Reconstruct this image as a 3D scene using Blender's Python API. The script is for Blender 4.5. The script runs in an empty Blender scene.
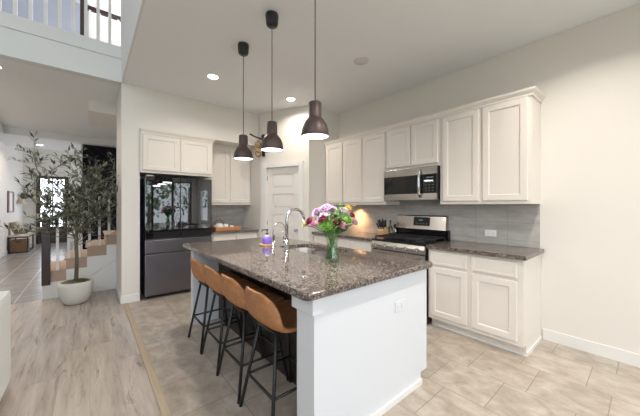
import bpy, bmesh, math, random
from mathutils import Vector, Matrix
random.seed(7)
PI = math.pi
scene = bpy.context.scene
C = scene.collection

# ------------------------------------------------------------------ camera
EYE = 1.35
F = 275.5
ang = math.atan2(230, F)
cam_d = bpy.data.cameras.new('camera')
cam = bpy.data.objects.new('camera', cam_d); C.objects.link(cam)
cam_d.sensor_fit = 'HORIZONTAL'; cam_d.sensor_width = 36
cam_d.lens = F / 640 * 36
cam_d.shift_y = (206 - 208) / 640
cam_d.clip_start = 0.02
cam.location = (0, 0, EYE)
cam.rotation_euler = (PI / 2, 0, -ang)
scene.camera = cam

# ------------------------------------------------------------------ world, light, exposure
vs = scene.view_settings
vs.view_transform = 'Standard'; vs.look = 'None'; vs.gamma = 1; vs.use_curve_mapping = False
vs.exposure = 1.0
w = bpy.data.worlds.new('world'); scene.world = w; w.use_nodes = True
bg = w.node_tree.nodes['Background']
bg.inputs[0].default_value = (0.86, 0.915, 1.0, 1); bg.inputs[1].default_value = 2.6

def area(name, loc, rot, sx, sy, power, col=(1, 1, 1), portal=False, shape='RECTANGLE', spread=PI):
    l = bpy.data.lights.new(name, 'AREA'); l.shape = shape; l.size = sx; l.size_y = sy
    l.energy = power; l.color = col; l.spread = spread
    if portal: l.cycles.is_portal = True
    o = bpy.data.objects.new(name, l); C.objects.link(o); o.location = loc; o.rotation_euler = rot
    return o
# daylight portals at the openings (local -Z points into the room)
area('window_portal', (1.3, -3.3, 1.3), (PI / 2, 0, 0), 4.2, 2.2, 1, portal=True)
area('window_portal', (-2.2, -3.3, 1.45), (PI / 2, 0, 0), 2.6, 2.1, 1, portal=True)
area('window_portal', (-1.85, -3.3, 4.35), (PI / 2, 0, 0), 3.6, 2.1, 1, portal=True)
area('window_portal', (-4.1, -0.5, 4.35), (0, -PI / 2, 0), 2.1, 2.2, 1, portal=True)
area('window_portal', (-1.04, 14.1, 1.2), (-PI / 2, 0, 0), 0.62, 2.3, 1, portal=True)
area('window_portal', (2.95, 12.3, 1.75), (0, PI / 2, 0), 2.5, 2.4, 1, portal=True)  # unseen side opening, added to brighten the entry
area('window_portal', (3.6, -2.45, 1.37), (0, PI / 2, 0), 1.3, 1.1, 1, portal=True)

# ------------------------------------------------------------------ materials
def mat(name, col, rough=0.5, metal=0.0, **k):
    m = bpy.data.materials.new(name); m.use_nodes = True
    b = m.node_tree.nodes['Principled BSDF']
    b.inputs['Base Color'].default_value = (*col, 1)
    b.inputs['Roughness'].default_value = rough
    b.inputs['Metallic'].default_value = metal
    for kk, v in k.items():
        b.inputs[kk.replace('_', ' ')].default_value = v
    nt = m.node_tree
    return m
def N(m, t, **k):
    n = m.node_tree.nodes.new(t)
    for a, v in k.items(): setattr(n, a, v)
    return n
def L(m, a, b): m.node_tree.links.new(a, b)
def bsdf(m): return m.node_tree.nodes['Principled BSDF']
def objco(m):
    return N(m, 'ShaderNodeNewGeometry').outputs['Position']
def noise(m, co, scale, detail=4, rough=0.55):
    n = N(m, 'ShaderNodeTexNoise'); n.inputs['Scale'].default_value = scale
    n.inputs['Detail'].default_value = detail; n.inputs['Roughness'].default_value = rough
    L(m, co, n.inputs['Vector']); return n.outputs['Fac']
def ramp(m, fac, stops):
    r = N(m, 'ShaderNodeValToRGB'); e = r.color_ramp.elements
    while len(e) < len(stops): e.new(0.5)
    for i, (p, c) in enumerate(stops): e[i].position = p; e[i].color = (*c, 1)
    L(m, fac, r.inputs[0]); return r.outputs[0]
def mix(m, fac, a, b, mode='MIX'):
    x = N(m, 'ShaderNodeMix', data_type='RGBA', blend_type=mode)
    for s, v in ((0, fac), (6, a), (7, b)):
        if isinstance(v, (int, float)): x.inputs[s].default_value = v
        elif isinstance(v, tuple): x.inputs[s].default_value = (*v, 1)
        else: L(m, v, x.inputs[s])
    return x.outputs[2]
def bump(m, h, strength=0.1, dist=0.01):
    b = N(m, 'ShaderNodeBump'); b.inputs['Strength'].default_value = strength; b.inputs['Distance'].default_value = dist
    L(m, h, b.inputs['Height']); L(m, b.outputs[0], bsdf(m).inputs['Normal'])
def paint(name, col, rough=0.6, sc=90, st=0.06):
    m = mat(name, col, rough); co = objco(m)
    bump(m, noise(m, co, sc, 3), st, 0.004)
    return m
def swap_xy(m, co, order):
    s = N(m, 'ShaderNodeSeparateXYZ'); L(m, co, s.inputs[0])
    c = N(m, 'ShaderNodeCombineXYZ')
    for i, a in enumerate(order):
        if a is not None: L(m, s.outputs[a], c.inputs[i])
    return c.outputs[0]
def brick(m, co, bw, rh, mortar, off, freq=2, c1=(0, 0, 0), c2=(1, 1, 1), cm=(0.5, 0.5, 0.5), loc=(0, 0, 0)):
    mp = N(m, 'ShaderNodeMapping'); mp.inputs['Location'].default_value = loc; L(m, co, mp.inputs[0])
    b = N(m, 'ShaderNodeTexBrick'); b.offset = off; b.offset_frequency = freq; b.squash = 1
    b.inputs['Scale'].default_value = 1; b.inputs['Brick Width'].default_value = bw; b.inputs['Row Height'].default_value = rh
    b.inputs['Mortar Size'].default_value = mortar; b.inputs['Mortar Smooth'].default_value = 0.1
    b.inputs['Color1'].default_value = (*c1, 1); b.inputs['Color2'].default_value = (*c2, 1); b.inputs['Mortar'].default_value = (*cm, 1)
    L(m, mp.outputs[0], b.inputs['Vector']); return b

M = {}
M['wall'] = paint('wall_paint', (0.77, 0.735, 0.68), 0.62, 120, 0.12)
M['wall_cool'] = paint('balcony_paint', (0.74, 0.75, 0.74), 0.55)
M['ceil'] = paint('ceiling_paint', (0.84, 0.855, 0.87), 0.8, 160, 0.25)
M['trimw'] = paint('trim_white', (0.80, 0.79, 0.76), 0.35)
M['cab'] = paint('cabinet_white', (0.77, 0.72, 0.655), 0.35, 60, 0.02)
M['island'] = paint('island_white', (0.68, 0.70, 0.73), 0.35, 60, 0.02)
M['doorp'] = paint('door_paint', (0.80, 0.77, 0.73), 0.4, 60, 0.02)
M['black'] = mat('black_metal', (0.012, 0.012, 0.013), 0.45)
M['blackgloss'] = mat('black_gloss', (0.008, 0.008, 0.009), 0.04)
M['blackglass'] = mat('black_glass', (0.006, 0.006, 0.008), 0.02, Specular_IOR_Level=1.0)
M['blackplastic'] = mat('black_plastic', (0.02, 0.02, 0.022), 0.35)
M['steel'] = mat('stainless', (0.50, 0.465, 0.43), 0.27, 1.0)
M['steel_dark'] = mat('black_stainless', (0.20, 0.188, 0.21), 0.26, 0.9)
M['chrome'] = mat('chrome', (0.62, 0.62, 0.63), 0.12, 1.0)
M['iron'] = mat('cast_iron', (0.015, 0.015, 0.016), 0.6)
M['bronze'] = mat('pendant_bronze', (0.085, 0.058, 0.052), 0.4, 0.3)
M['white_plastic'] = mat('white_plastic', (0.82, 0.82, 0.80), 0.35)
M['ceramic'] = mat('white_ceramic', (0.82, 0.80, 0.77), 0.25)
M['carpet'] = paint('stair_carpet', (0.47, 0.35, 0.27), 0.95, 300, 0.5)
M['darkwood'] = mat('dark_wood', (0.035, 0.02, 0.016), 0.35)
M['islandback'] = mat('island_espresso', (0.016, 0.012, 0.011), 0.4)
M['blind'] = mat('bright_curtain', (0.85, 0.85, 0.85), 0.8)

def emis(name, col, s):
    m = mat(name, col, 0.5); b = bsdf(m)
    b.inputs['Emission Color'].default_value = (*col, 1); b.inputs['Emission Strength'].default_value = s
    return m
M['can_glow'] = emis('downlight_glow', (1.0, 0.93, 0.82), 9)
M['pend_glow'] = emis('pendant_glow', (1.0, 0.97, 0.99), 3)
M['puck_glow'] = emis('puck_glow', (1.0, 0.62, 0.25), 1.5)
M['disp_glow'] = emis('display_glow', (0.12, 0.17, 0.2), 0.15)

# tile floor: 0.405 m squares in columns along Y, alternate columns offset by a third
def make_tile():
    m = mat('floor_tile', (0.6, 0.55, 0.5), 0.32); co = objco(m)
    v = swap_xy(m, co, (1, 0, None))
    b = brick(m, v, 0.405, 0.405, 0.0028, 0.667, 2, (0, 0, 0), (1, 1, 1), (0.5, 0.5, 0.5), loc=(-0.173 + 0.81, 0.0 - 2.43 + 4.05 + 0.405, 0))
    n1 = noise(m, co, 1.7, 5, 0.6)
    mpt = N(m, 'ShaderNodeMapping'); mpt.inputs['Scale'].default_value = (5.5, 4, 1); mpt.inputs['Rotation'].default_value = (0, 0, 0.6); L(m, co, mpt.inputs[0])
    nn = N(m, 'ShaderNodeTexNoise'); nn.inputs['Scale'].default_value = 1.6; nn.inputs['Detail'].default_value = 7; nn.inputs['Roughness'].default_value = 0.62; nn.inputs['Distortion'].default_value = 0.5
    L(m, mpt.outputs[0], nn.inputs['Vector']); n2 = nn.outputs['Fac']
    base = ramp(m, n1, [(0.3, (0.40, 0.335, 0.27)), (0.5, (0.46, 0.395, 0.325)), (0.72, (0.52, 0.46, 0.395))])
    base = mix(m, 0.5, base, ramp(m, n2, [(0.34, (0.28, 0.225, 0.175)), (0.5, (0.46, 0.395, 0.33)), (0.66, (0.64, 0.585, 0.52))]))
    tn = N(m, 'ShaderNodeSeparateColor'); L(m, b.outputs['Color'], tn.inputs[0])
    base = mix(m, 1.0, base, ramp(m, tn.outputs[0], [(0, (0.93, 0.94, 0.94)), (1, (1.02, 1.02, 1.02))]), 'MULTIPLY')
    col = mix(m, b.outputs['Fac'], base, (0.27, 0.225, 0.18))
    L(m, col, bsdf(m).inputs['Base Color'])
    bsdf(m).inputs['Roughness'].default_value = 0.30
    inv = N(m, 'ShaderNodeMath', operation='SUBTRACT'); inv.inputs[0].default_value = 1; L(m, b.outputs['Fac'], inv.inputs[1])
    bump(m, inv.outputs[0], 0.25, 0.004)
    return m
M['tile'] = make_tile()
def make_foyer_tile():
    m = mat('foyer_tile', (0.5, 0.46, 0.42), 0.25); co = objco(m)
    v = swap_xy(m, co, (1, 0, None))
    b = brick(m, v, 0.81, 0.405, 0.007, 0.5, 2, (0, 0, 0), (1, 1, 1), (0.5, 0.5, 0.5), loc=(0.1, 1.62, 0))
    n1 = noise(m, co, 3, 5, 0.6)
    base = ramp(m, n1, [(0.3, (0.23, 0.21, 0.20)), (0.7, (0.31, 0.29, 0.275))])
    L(m, mix(m, b.outputs['Fac'], base, (0.52, 0.50, 0.47)), bsdf(m).inputs['Base Color'])
    return m
M['ftile'] = make_foyer_tile()
def make_wood():
    m = mat('oak_plank', (0.5, 0.45, 0.4), 0.33); co = objco(m)
    v = swap_xy(m, co, (1, 0, None))
    b = brick(m, v, 1.25, 0.185, 0.0012, 0.37, 3, (0, 0, 0), (1, 1, 1), (0.0, 0.0, 0.0), loc=(0.3, 3.70, 0))
    rnd = N(m, 'ShaderNodeSeparateColor'); L(m, b.outputs['Color'], rnd.inputs[0])
    mp = N(m, 'ShaderNodeMapping'); mp.inputs['Scale'].default_value = (14, 1.1, 1); L(m, co, mp.inputs[0])
    ad = N(m, 'ShaderNodeVectorMath', operation='ADD'); L(m, mp.outputs[0], ad.inputs[0])
    cb = N(m, 'ShaderNodeCombineXYZ'); mu = N(m, 'ShaderNodeMath', operation='MULTIPLY'); mu.inputs[1].default_value = 37
    L(m, rnd.outputs[0], mu.inputs[0]); L(m, mu.outputs[0], cb.inputs[1]); L(m, mu.outputs[0], cb.inputs[0]); L(m, cb.outputs[0], ad.inputs[1])
    g = noise(m, ad.outputs[0], 1.0, 6, 0.65)
    mp2 = N(m, 'ShaderNodeMapping'); mp2.inputs['Scale'].default_value = (7, 1.5, 1); L(m, ad.outputs[0], mp2.inputs[0])
    k = noise(m, co, 2.3, 3)
    base = ramp(m, g, [(0.27, (0.22, 0.175, 0.14)), (0.42, (0.38, 0.33, 0.285)), (0.6, (0.48, 0.43, 0.38)), (0.75, (0.56, 0.515, 0.47))])
    tone = ramp(m, rnd.outputs[0], [(0, (0.90, 0.90, 0.92)), (1, (1.02, 1.0, 0.97))])
    base = mix(m, 1.0, base, tone, 'MULTIPLY')
    mp3 = N(m, 'ShaderNodeMapping'); mp3.inputs['Scale'].default_value = (15, 2.0, 1); L(m, co, mp3.inputs[0])
    kk = N(m, 'ShaderNodeTexNoise'); kk.inputs['Scale'].default_value = 1.0; kk.inputs['Detail'].default_value = 7; kk.inputs['Roughness'].default_value = 0.7; kk.inputs['Distortion'].default_value = 0.8
    L(m, mp3.outputs[0], kk.inputs['Vector']); kn = kk.outputs['Fac']
    streak = ramp(m, kn, [(0.55, (0, 0, 0)), (0.60, (0.35, 0.35, 0.35)), (0.66, (0.9, 0.9, 0.9))])
    base = mix(m, streak, base, (0.17, 0.14, 0.12))
    base = mix(m, b.outputs['Fac'], base, (0.33, 0.285, 0.25))
    L(m, base, bsdf(m).inputs['Base Color'])
    return m
M['wood'] = make_wood()
def make_granite():
    m = mat('granite', (0.3, 0.27, 0.25), 0.07, 0, Specular_IOR_Level=0.6); co = objco(m)
    v = N(m, 'ShaderNodeTexVoronoi'); v.inputs['Scale'].default_value = 110; L(m, co, v.inputs['Vector'])
    sc = N(m, 'ShaderNodeSeparateColor'); L(m, v.outputs['Color'], sc.inputs[0])
    n = noise(m, co, 40, 5, 0.7); big = noise(m, co, 6, 3)
    a = ramp(m, sc.outputs[0], [(0.0, (0.008, 0.008, 0.008)), (0.32, (0.03, 0.027, 0.024)), (0.5, (0.13, 0.10, 0.085)), (0.75, (0.23, 0.18, 0.15)), (0.95, (0.42, 0.37, 0.33))])
    b_ = ramp(m, n, [(0.40, (0.02, 0.018, 0.017)), (0.5, (0.13, 0.10, 0.085)), (0.62, (0.27, 0.22, 0.19))])
    c = mix(m, 0.4, a, b_)
    L(m, c, bsdf(m).inputs['Base Color']); return m
M['granite'] = make_granite()
def make_backsplash(name, order, loc):
    m = mat(name, (0.45, 0.43, 0.41), 0.3); co = objco(m); v = swap_xy(m, co, order)
    b = brick(m, v, 0.325, 0.19, 0.0022, 0.0, 2, (0, 0, 0), (1, 1, 1), loc=loc)
    mp = N(m, 'ShaderNodeMapping'); mp.inputs['Scale'].default_value = (2, 2, 9); mp.inputs['Rotation'].default_value = (0.3, 0, 0); L(m, co, mp.inputs[0])
    n = noise(m, mp.outputs[0], 1.6, 5, 0.6)
    base = ramp(m, n, [(0.3, (0.36, 0.345, 0.33)), (0.7, (0.53, 0.51, 0.485))])
    L(m, mix(m, b.outputs['Fac'], base, (0.33, 0.31, 0.295)), bsdf(m).inputs['Base Color']); return m
M['splash'] = make_backsplash('backsplash_range', (1, 2, None), (-0.355 + 0.325, -0.981 + 0.95, 0))
M['splash2'] = make_backsplash('backsplash_nook', (0, 2, None), (0.1, -0.981 + 0.95, 0))
def make_leather():
    m = mat('cognac_leather', (0.36, 0.15, 0.055), 0.5); co = N(m, 'ShaderNodeTexCoord').outputs['Object']
    n = noise(m, co, 22, 6, 0.7); n2 = noise(m, co, 5, 3)
    c = mix(m, 0.5, ramp(m, n, [(0.35, (0.20, 0.07, 0.022)), (0.65, (0.50, 0.225, 0.09))]), ramp(m, n2, [(0.3, (0.33, 0.135, 0.05)), (0.7, (0.50, 0.23, 0.095))]))
    L(m, c, bsdf(m).inputs['Base Color']); bump(m, noise(m, co, 180, 3), 0.2, 0.003); return m
M['leather'] = make_leather()
def make_woodmat(name, c1, c2, sc=(3, 3, 30), rough=0.5):
    m = mat(name, c1, rough); co = N(m, 'ShaderNodeTexCoord').outputs['Object']
    mp = N(m, 'ShaderNodeMapping'); mp.inputs['Scale'].default_value = sc; L(m, co, mp.inputs[0])
    L(m, ramp(m, noise(m, mp.outputs[0], 2, 5), [(0.3, c1), (0.7, c2)]), bsdf(m).inputs['Base Color']); return m
M['tanwood'] = make_woodmat('transition_oak', (0.38, 0.30, 0.21), (0.46, 0.37, 0.27), (30, 2, 2))
M['beech'] = make_woodmat('beech', (0.55, 0.33, 0.16), (0.66, 0.43, 0.23))
M['wicker'] = make_woodmat('wicker', (0.42, 0.17, 0.06), (0.62, 0.30, 0.12), (60, 20, 90), 0.7)
M['basket'] = make_woodmat('basket_weave', (0.13, 0.07, 0.04), (0.27, 0.16, 0.09), (60, 20, 90), 0.8)
M['trunk'] = make_woodmat('tree_bark', (0.10, 0.085, 0.06), (0.20, 0.17, 0.13), (20, 20, 4), 0.9)
def make_leaf(name, c1, c2):
    m = mat(name, c1, 0.5); co = objco(m)
    L(m, ramp(m, noise(m, co, 14, 3), [(0.42, c1), (0.58, c2)]), bsdf(m).inputs['Base Color']); return m
M['leaf'] = make_leaf('olive_leaf', (0.025, 0.036, 0.024), (0.30, 0.32, 0.23))
M['leaf_g'] = make_leaf('green_leaf', (0.05, 0.14, 0.025), (0.17, 0.32, 0.06))
M['moss'] = make_leaf('moss', (0.045, 0.045, 0.015), (0.11, 0.10, 0.035))
M['grass'] = make_leaf('lawn', (0.14, 0.22, 0.09), (0.24, 0.32, 0.15))
M['pot'] = paint('pot_white', (0.66, 0.65, 0.61), 0.7, 40, 0.3)
M['sofa'] = paint('sofa_fabric', (0.78, 0.80, 0.79), 0.9, 400, 0.4)
M['linen'] = paint('cushion_linen', (0.62, 0.52, 0.42), 0.95, 300, 0.4)
M['concrete'] = paint('patio_concrete', (0.6, 0.58, 0.55), 0.8)
def make_chevron():
    m = mat('black_panelling', (0.012, 0.013, 0.02), 0.7, 0, Specular_IOR_Level=0.15); co = objco(m)
    s = N(m, 'ShaderNodeSeparateXYZ'); L(m, co, s.inputs[0])
    a = N(m, 'ShaderNodeMath', operation='ADD'); L(m, s.outputs[0], a.inputs[0]); L(m, s.outputs[2], a.inputs[1])
    f = N(m, 'ShaderNodeMath', operation='PINGPONG'); f.inputs[1].default_value = 0.12; L(m, a.outputs[0], f.inputs[0])
    h = N(m, 'ShaderNodeMath', operation='GREATER_THAN'); h.inputs[1].default_value = 0.012; L(m, f.outputs[0], h.inputs[0])
    L(m, mix(m, h.outputs[0], (0.03, 0.032, 0.05), (0.007, 0.008, 0.014)), bsdf(m).inputs['Base Color'])
    bump(m, h.outputs[0], 0.8, 0.02); return m
M['chev'] = make_chevron()
def glass(name, tint=(1, 1, 1), gl=0.08, rough=0.02):
    m = bpy.data.materials.new(name); m.use_nodes = True; nt = m.node_tree; nt.nodes.clear()
    o = nt.nodes.new('ShaderNodeOutputMaterial'); t = nt.nodes.new('ShaderNodeBsdfTransparent'); g = nt.nodes.new('ShaderNodeBsdfGlossy')
    t.inputs[0].default_value = (*tint, 1); g.inputs['Roughness'].default_value = rough
    x = nt.nodes.new('ShaderNodeMixShader'); x.inputs[0].default_value = gl
    nt.links.new(t.outputs[0], x.inputs[1]); nt.links.new(g.outputs[0], x.inputs[2]); nt.links.new(x.outputs[0], o.inputs[0])
    return m
M['pane'] = glass('window_glass', (0.97, 0.98, 0.98), 0.05)
M['vase'] = glass('vase_glass', (0.88, 0.95, 0.88), 0.07)
M['greenglass'] = glass('oil_glass', (0.45, 0.50, 0.12), 0.15)
M['purple'] = mat('purple_soap', (0.25, 0.16, 0.75), 0.2)

# ------------------------------------------------------------------ mesh helpers
ORG = {}
def bm_new(): return bmesh.new()
def box(bm, lo, hi, bev=0.0, mtx=None):
    lo = Vector(lo); hi = Vector(hi)
    r = bmesh.ops.create_cube(bm, size=1)
    vs_ = r['verts']
    for v in vs_:
        v.co = Vector(((lo[i] + hi[i]) / 2 + v.co[i] * (hi[i] - lo[i])) for i in range(3))
    if bev > 0:
        es = list({e for v in vs_ for e in v.link_edges})
        rr = bmesh.ops.bevel(bm, geom=es, offset=bev, segments=2, affect='EDGES', profile=0.7)
        vs_ = list({v for f in rr['faces'] for v in f.verts} | {v for v in vs_ if v.is_valid})
    if mtx is not None:
        bmesh.ops.transform(bm, matrix=mtx, verts=vs_)
    return vs_
def tube(bm, pts, r, seg=8, cap=True):
    pts = [Vector(p) for p in pts]; n = len(pts)
    rs = r if isinstance(r, (list, tuple)) else [r] * n
    rings = []; up = None
    for i, p in enumerate(pts):
        d = (pts[min(i + 1, n - 1)] - pts[max(i - 1, 0)]).normalized()
        if up is None:
            a = Vector((0, 0, 1)) if abs(d.z) < 0.9 else Vector((1, 0, 0))
            up = (a - d * a.dot(d)).normalized()
        else:
            up = (up - d * up.dot(d)).normalized()
        s = d.cross(up)
        rings.append([bm.verts.new(p + (up * math.cos(2 * PI * k / seg) + s * math.sin(2 * PI * k / seg)) * rs[i]) for k in range(seg)])
    for a, b in zip(rings, rings[1:]):
        for k in range(seg):
            f = bm.faces.new((a[k], a[(k + 1) % seg], b[(k + 1) % seg], b[k])); f.smooth = True
    if cap:
        bm.faces.new(rings[0][::-1]); bm.faces.new(rings[-1])
def lathe(bm, prof, cx=0, cy=0, seg=32, cap0=False, cap1=False, smooth=True):
    rings = []
    for r, z in prof:
        rings.append([bm.verts.new((cx + r * math.cos(2 * PI * k / seg), cy + r * math.sin(2 * PI * k / seg), z)) for k in range(seg)])
    for a, b in zip(rings, rings[1:]):
        for k in range(seg):
            f = bm.faces.new((a[k], a[(k + 1) % seg], b[(k + 1) % seg], b[k])); f.smooth = smooth
    if cap0: bm.faces.new(rings[0][::-1])
    if cap1: bm.faces.new(rings[-1])
def prism(bm, poly, z0, z1):
    a = [bm.verts.new((x, y, z0)) for x, y in poly]; b = [bm.verts.new((x, y, z1)) for x, y in poly]
    n = len(poly); bm.faces.new(a[::-1]); bm.faces.new(b)
    for i in range(n): bm.faces.new((a[i], a[(i + 1) % n], b[(i + 1) % n], b[i]))
def prism_y(bm, poly, y0, y1):           # polygon in x,z extruded along y
    a = [bm.verts.new((x, y0, z)) for x, z in poly]; b = [bm.verts.new((x, y1, z)) for x, z in poly]
    n = len(poly); bm.faces.new(a); bm.faces.new(b[::-1])
    for i in range(n): bm.faces.new((a[(i + 1) % n], a[i], b[i], b[(i + 1) % n]))
def ball(bm, c, r, sx=1, sy=1, sz=1, u=16, v=10):
    res = bmesh.ops.create_uvsphere(bm, u_segments=u, v_segments=v, radius=r)
    for q in res['verts']: q.co = Vector((c[0] + q.co.x * sx, c[1] + q.co.y * sy, c[2] + q.co.z * sz))
    for q in res['verts']:
        for f in q.link_faces: f.smooth = True
    return res['verts']
MX_Y = Matrix.Identity(4)                                  # panels facing -Y
MX_X = Matrix(((0, 1, 0, 0), (-1, 0, 0, 0), (0, 0, 1, 0), (0, 0, 0, 1)))  # panels facing -X
def panel(bm, w_, h_, t=0.02, frame=0.057, depth=0.009, mtx=MX_Y, bead=0.011, inset=True, extra=()):
    # local x right, y into the cabinet, z up; front at y=0
    e = 0.004
    def ring(x0, z0, x1, z1, y): return [bm.verts.new(mtx @ Vector(p)) for p in ((x0, y, z0), (x1, y, z0), (x1, y, z1), (x0, y, z1))]
    rs = [ring(0, 0, w_, h_, t), ring(0, 0, w_, h_, e), ring(e, e, w_ - e, h_ - e, 0)]
    if inset:
        f = frame
        rs += [ring(f, f, w_ - f, h_ - f, 0), ring(f + bead * .5, f + bead * .5, w_ - f - bead * .5, h_ - f - bead * .5, depth * .5),
               ring(f + bead * .55, f + bead * .55, w_ - f - bead * .55, h_ - f - bead * .55, depth),]
    for a, b in zip(rs, rs[1:]):
        for k in range(4): bm.faces.new((a[k], a[(k + 1) % 4], b[(k + 1) % 4], b[k]))
    bm.faces.new(rs[0][::-1]); bm.faces.new(rs[-1])
def obj(name, bm, m, parent=None, world=True, smooth=False):
    bmesh.ops.recalc_face_normals(bm, faces=bm.faces)
    me = bpy.data.meshes.new(name)
    off = ORG.get(parent.name, Vector((0, 0, 0))) if (parent and world) else Vector((0, 0, 0))
    if off.length > 0: bmesh.ops.translate(bm, verts=bm.verts, vec=-off)
    if smooth:
        for f in bm.faces: f.smooth = True
    bm.to_mesh(me); bm.free()
    me.materials.append(M[m] if isinstance(m, str) else m)
    o = bpy.data.objects.new(name, me); C.objects.link(o)
    if parent: o.parent = parent
    if parent and world: ORG[o.name] = off
    return o
def thing(name, label, cat, loc=(0, 0, 0), rotz=0, group=None):
    o = bpy.data.objects.new(name, None); C.objects.link(o); o.empty_display_size = 0.1
    o.location = loc; o.rotation_euler = (0, 0, rotz); o['label'] = label; o['category'] = cat
    if group: o['group'] = group
    ORG[o.name] = Vector(loc) if rotz == 0 else Vector((0, 0, 0))
    return o
def tag(o, label, cat, group=None, kind=None):
    o['label'] = label; o['category'] = cat
    if group: o['group'] = group
    if kind: o['kind'] = kind
    return o
def struct(name, bm, m, parent=None):
    o = obj(name, bm, m, parent)
    if not parent: o['kind'] = 'structure'
    return o
def sbox(name, lo, hi, m, bev=0):
    bm = bm_new(); box(bm, lo, hi, bev); return struct(name, bm, m)
def pbox(name, lo, hi, m, parent, bev=0.0, label=None):
    bm = bm_new(); box(bm, lo, hi, bev); o = obj(name, bm, m, parent)
    if label: o['label'] = label
    return o
def dup(root, loc, label=None, group=None, rotz=None):
    r = root.copy(); C.objects.link(r); r.location = loc
    if rotz is not None: r.rotation_euler = (0, 0, rotz)
    if label: r['label'] = label
    if group: r['group'] = group
    for ch in list(root.children):
        c = ch.copy(); C.objects.link(c); c.parent = r
        for g in list(ch.children):
            d = g.copy(); C.objects.link(d); d.parent = c
    return r

# ------------------------------------------------------------------ room shell
H = 3.05
XR = 3.53; YB = 4.66; XP = 0.333; YF = 5.62; YA = 5.30; XN = 2.40
P1 = Vector((XN, 4.58, 0)); P2 = Vector((2.83, 3.68, 0))
# floors
bm = bm_new(); box(bm, (-4.1, -3.2, -0.1), (0.355, YF, 0)); struct('floor', bm, 'wood')
bm = bm_new(); box(bm, (0.406, -3.2, -0.1), (3.7, YA, 0)); struct('floor', bm, 'tile')
bm = bm_new(); box(bm, (-1.95, YF, -0.1), (3.0, 14.2, 0)); struct('floor', bm, 'ftile')
bm = bm_new(); box(bm, (0.355, -3.2, -0.1), (0.406, YB, 0.006), 0.002); struct('trim_1', bm, 'tanwood')
# right wall and pantry box
bm = bm_new()
for y0, y1, z0, z1 in ((-3.3, -3.0, 0, H), (-1.9, 3.68, 0, H), (-3.0, -1.9, 0, 0.72), (-3.0, -1.9, 2.02, H)): box(bm, (XR, y0, z0), (XR + 0.15, y1, z1))
bmesh.ops.remove_doubles(bm, verts=bm.verts, dist=1e-5)
struct('wall_right', bm, 'wall')
sbox('wall_pantry', (2.83, 3.68, 0), (XR + 0.15, 3.80, H), 'wall')
bm = bm_new()
dW = (P2 - P1).normalized(); nW = Vector((-dW.y, dW.x, 0));
if nW.dot(Vector((1, 1, 0))) < 0: nW = -nW
WL = (P2 - P1).length
ANG = math.atan2(dW.y, dW.x)
MD = Matrix.Translation(P1) @ Matrix.Rotation(ANG, 4, 'Z')     # local x along wall, +y away from the kitchen
D0, D1, DH = 0.128, 0.815, 2.05
for lo, hi in (((0, 0, 0), (D0, 0.11, H)), ((D1, 0, 0), (WL, 0.11, H)), ((D0, 0, DH), (D1, 0.11, H))):
    box(bm, lo, hi, 0, MD)
struct('wall_pantry_front', bm, 'wall')
sbox('wall_nook_side', (XN, 4.58, 0), (XN + 0.11, YA, H), 'wall')
# back wall with alcove
bm = bm_new()
box(bm, (XP, YB, 0), (0.545, YF - 0.02, H))
struct('wall_fridge_side', bm, 'wall')
sbox('wall_back', (0.545, YA, 0), (XN + 0.11, YA + 0.12, H), 'wall')
sbox('wall_bulkhead', (0.545, YB, 2.46), (XN, YA, H), 'wall')
# pantry inside back
sbox('wall_pantry_back', (XN + 0.11, YA - 0.3, 0), (3.68, YA - 0.2, H), 'wall')
# ceilings
sbox('ceiling', (XP + 0.02, -3.3, H), (3.68, YA + 0.12, H + 0.18), 'ceil')
bm = bm_new()
box(bm, (-4.1, YB + 0.13, H), (XP, 7.75, H + 0.2)); box(bm, (XP, YA + 0.12, H), (3, 7.75, H + 0.2))
box(bm, (-1.95, 9.7, H), (3, 11.6, H + 0.25))
box(bm, (-1.95, 7.75, H), (-1.55, 9.7, H + 0.25)); box(bm, (-1.95, 7.75, H + 0.17), (3, 9.7, H + 0.27))
struct('ceiling', bm, 'ceil')
sbox('ceiling', (-1.95, 11.6, 3.8), (3, 14.2, 3.9), 'ceil')
sbox('wall_entry_header', (-1.95, 11.5, H + 0.25), (3, 11.6, 3.9), 'wall')
sbox('ceiling', (-4.2, -3.3, 6.0), (3.0, 9.6, 6.15), 'ceil')
# upper wall over the kitchen edge
sbox('wall_upper', (XP, -3.3, H), (XP + 0.02, YB + 0.13, 6.0), 'wall_cool')
# balcony slab and cap
sbox('wall_balcony', (-4.1, YB, H), (XP, YB + 0.13, 3.52), 'wall_cool')
sbox('trim_2', (-4.1, YB - 0.018, 3.365), (XP, YB, 3.53), 'wall_cool', 0.004)
sbox('floor_upper', (-4.1, YB + 0.13, H + 0.2), (3.0, 9.6, 3.5), 'carpet')
M['hall'] = paint('hall_blue_grey', (0.46, 0.50, 0.60))
sbox('wall_hall_left', (-4.1, 8.4, 3.5), (0.0, 8.5, 6.0), 'hall')
sbox('wall_hall_right', (0.0, 7.0, 3.5), (3.0, 7.1, 6.0), 'wall')
# living room walls
sbox('wall_foyer_return', (-4.1, YF - 0.4, 0), (-1.95, YF - 0.28, H), 'wall')
sbox('wall_foyer_left', (-1.95, YF - 0.4, 0), (-1.80, 14.2, 3.9), 'wall')
bm = bm_new()
for y0, y1, z0, z1 in ((YF + 1.2, 11.1, 0, 3.9), (13.5, 14.2, 0, 3.9), (11.1, 13.5, 0, 0.5), (11.1, 13.5, 3.0, 3.9)): box(bm, (2.9, y0, z0), (3.0, y1, z1))  # gap in this wall added out of view to let more daylight into the foyer
struct('wall_foyer_right', bm, 'wall')
# header over the stair
sbox('trim_3', (-0.02, 5.70, 2.87), (2.6, 6.75, H), 'wall')
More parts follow.
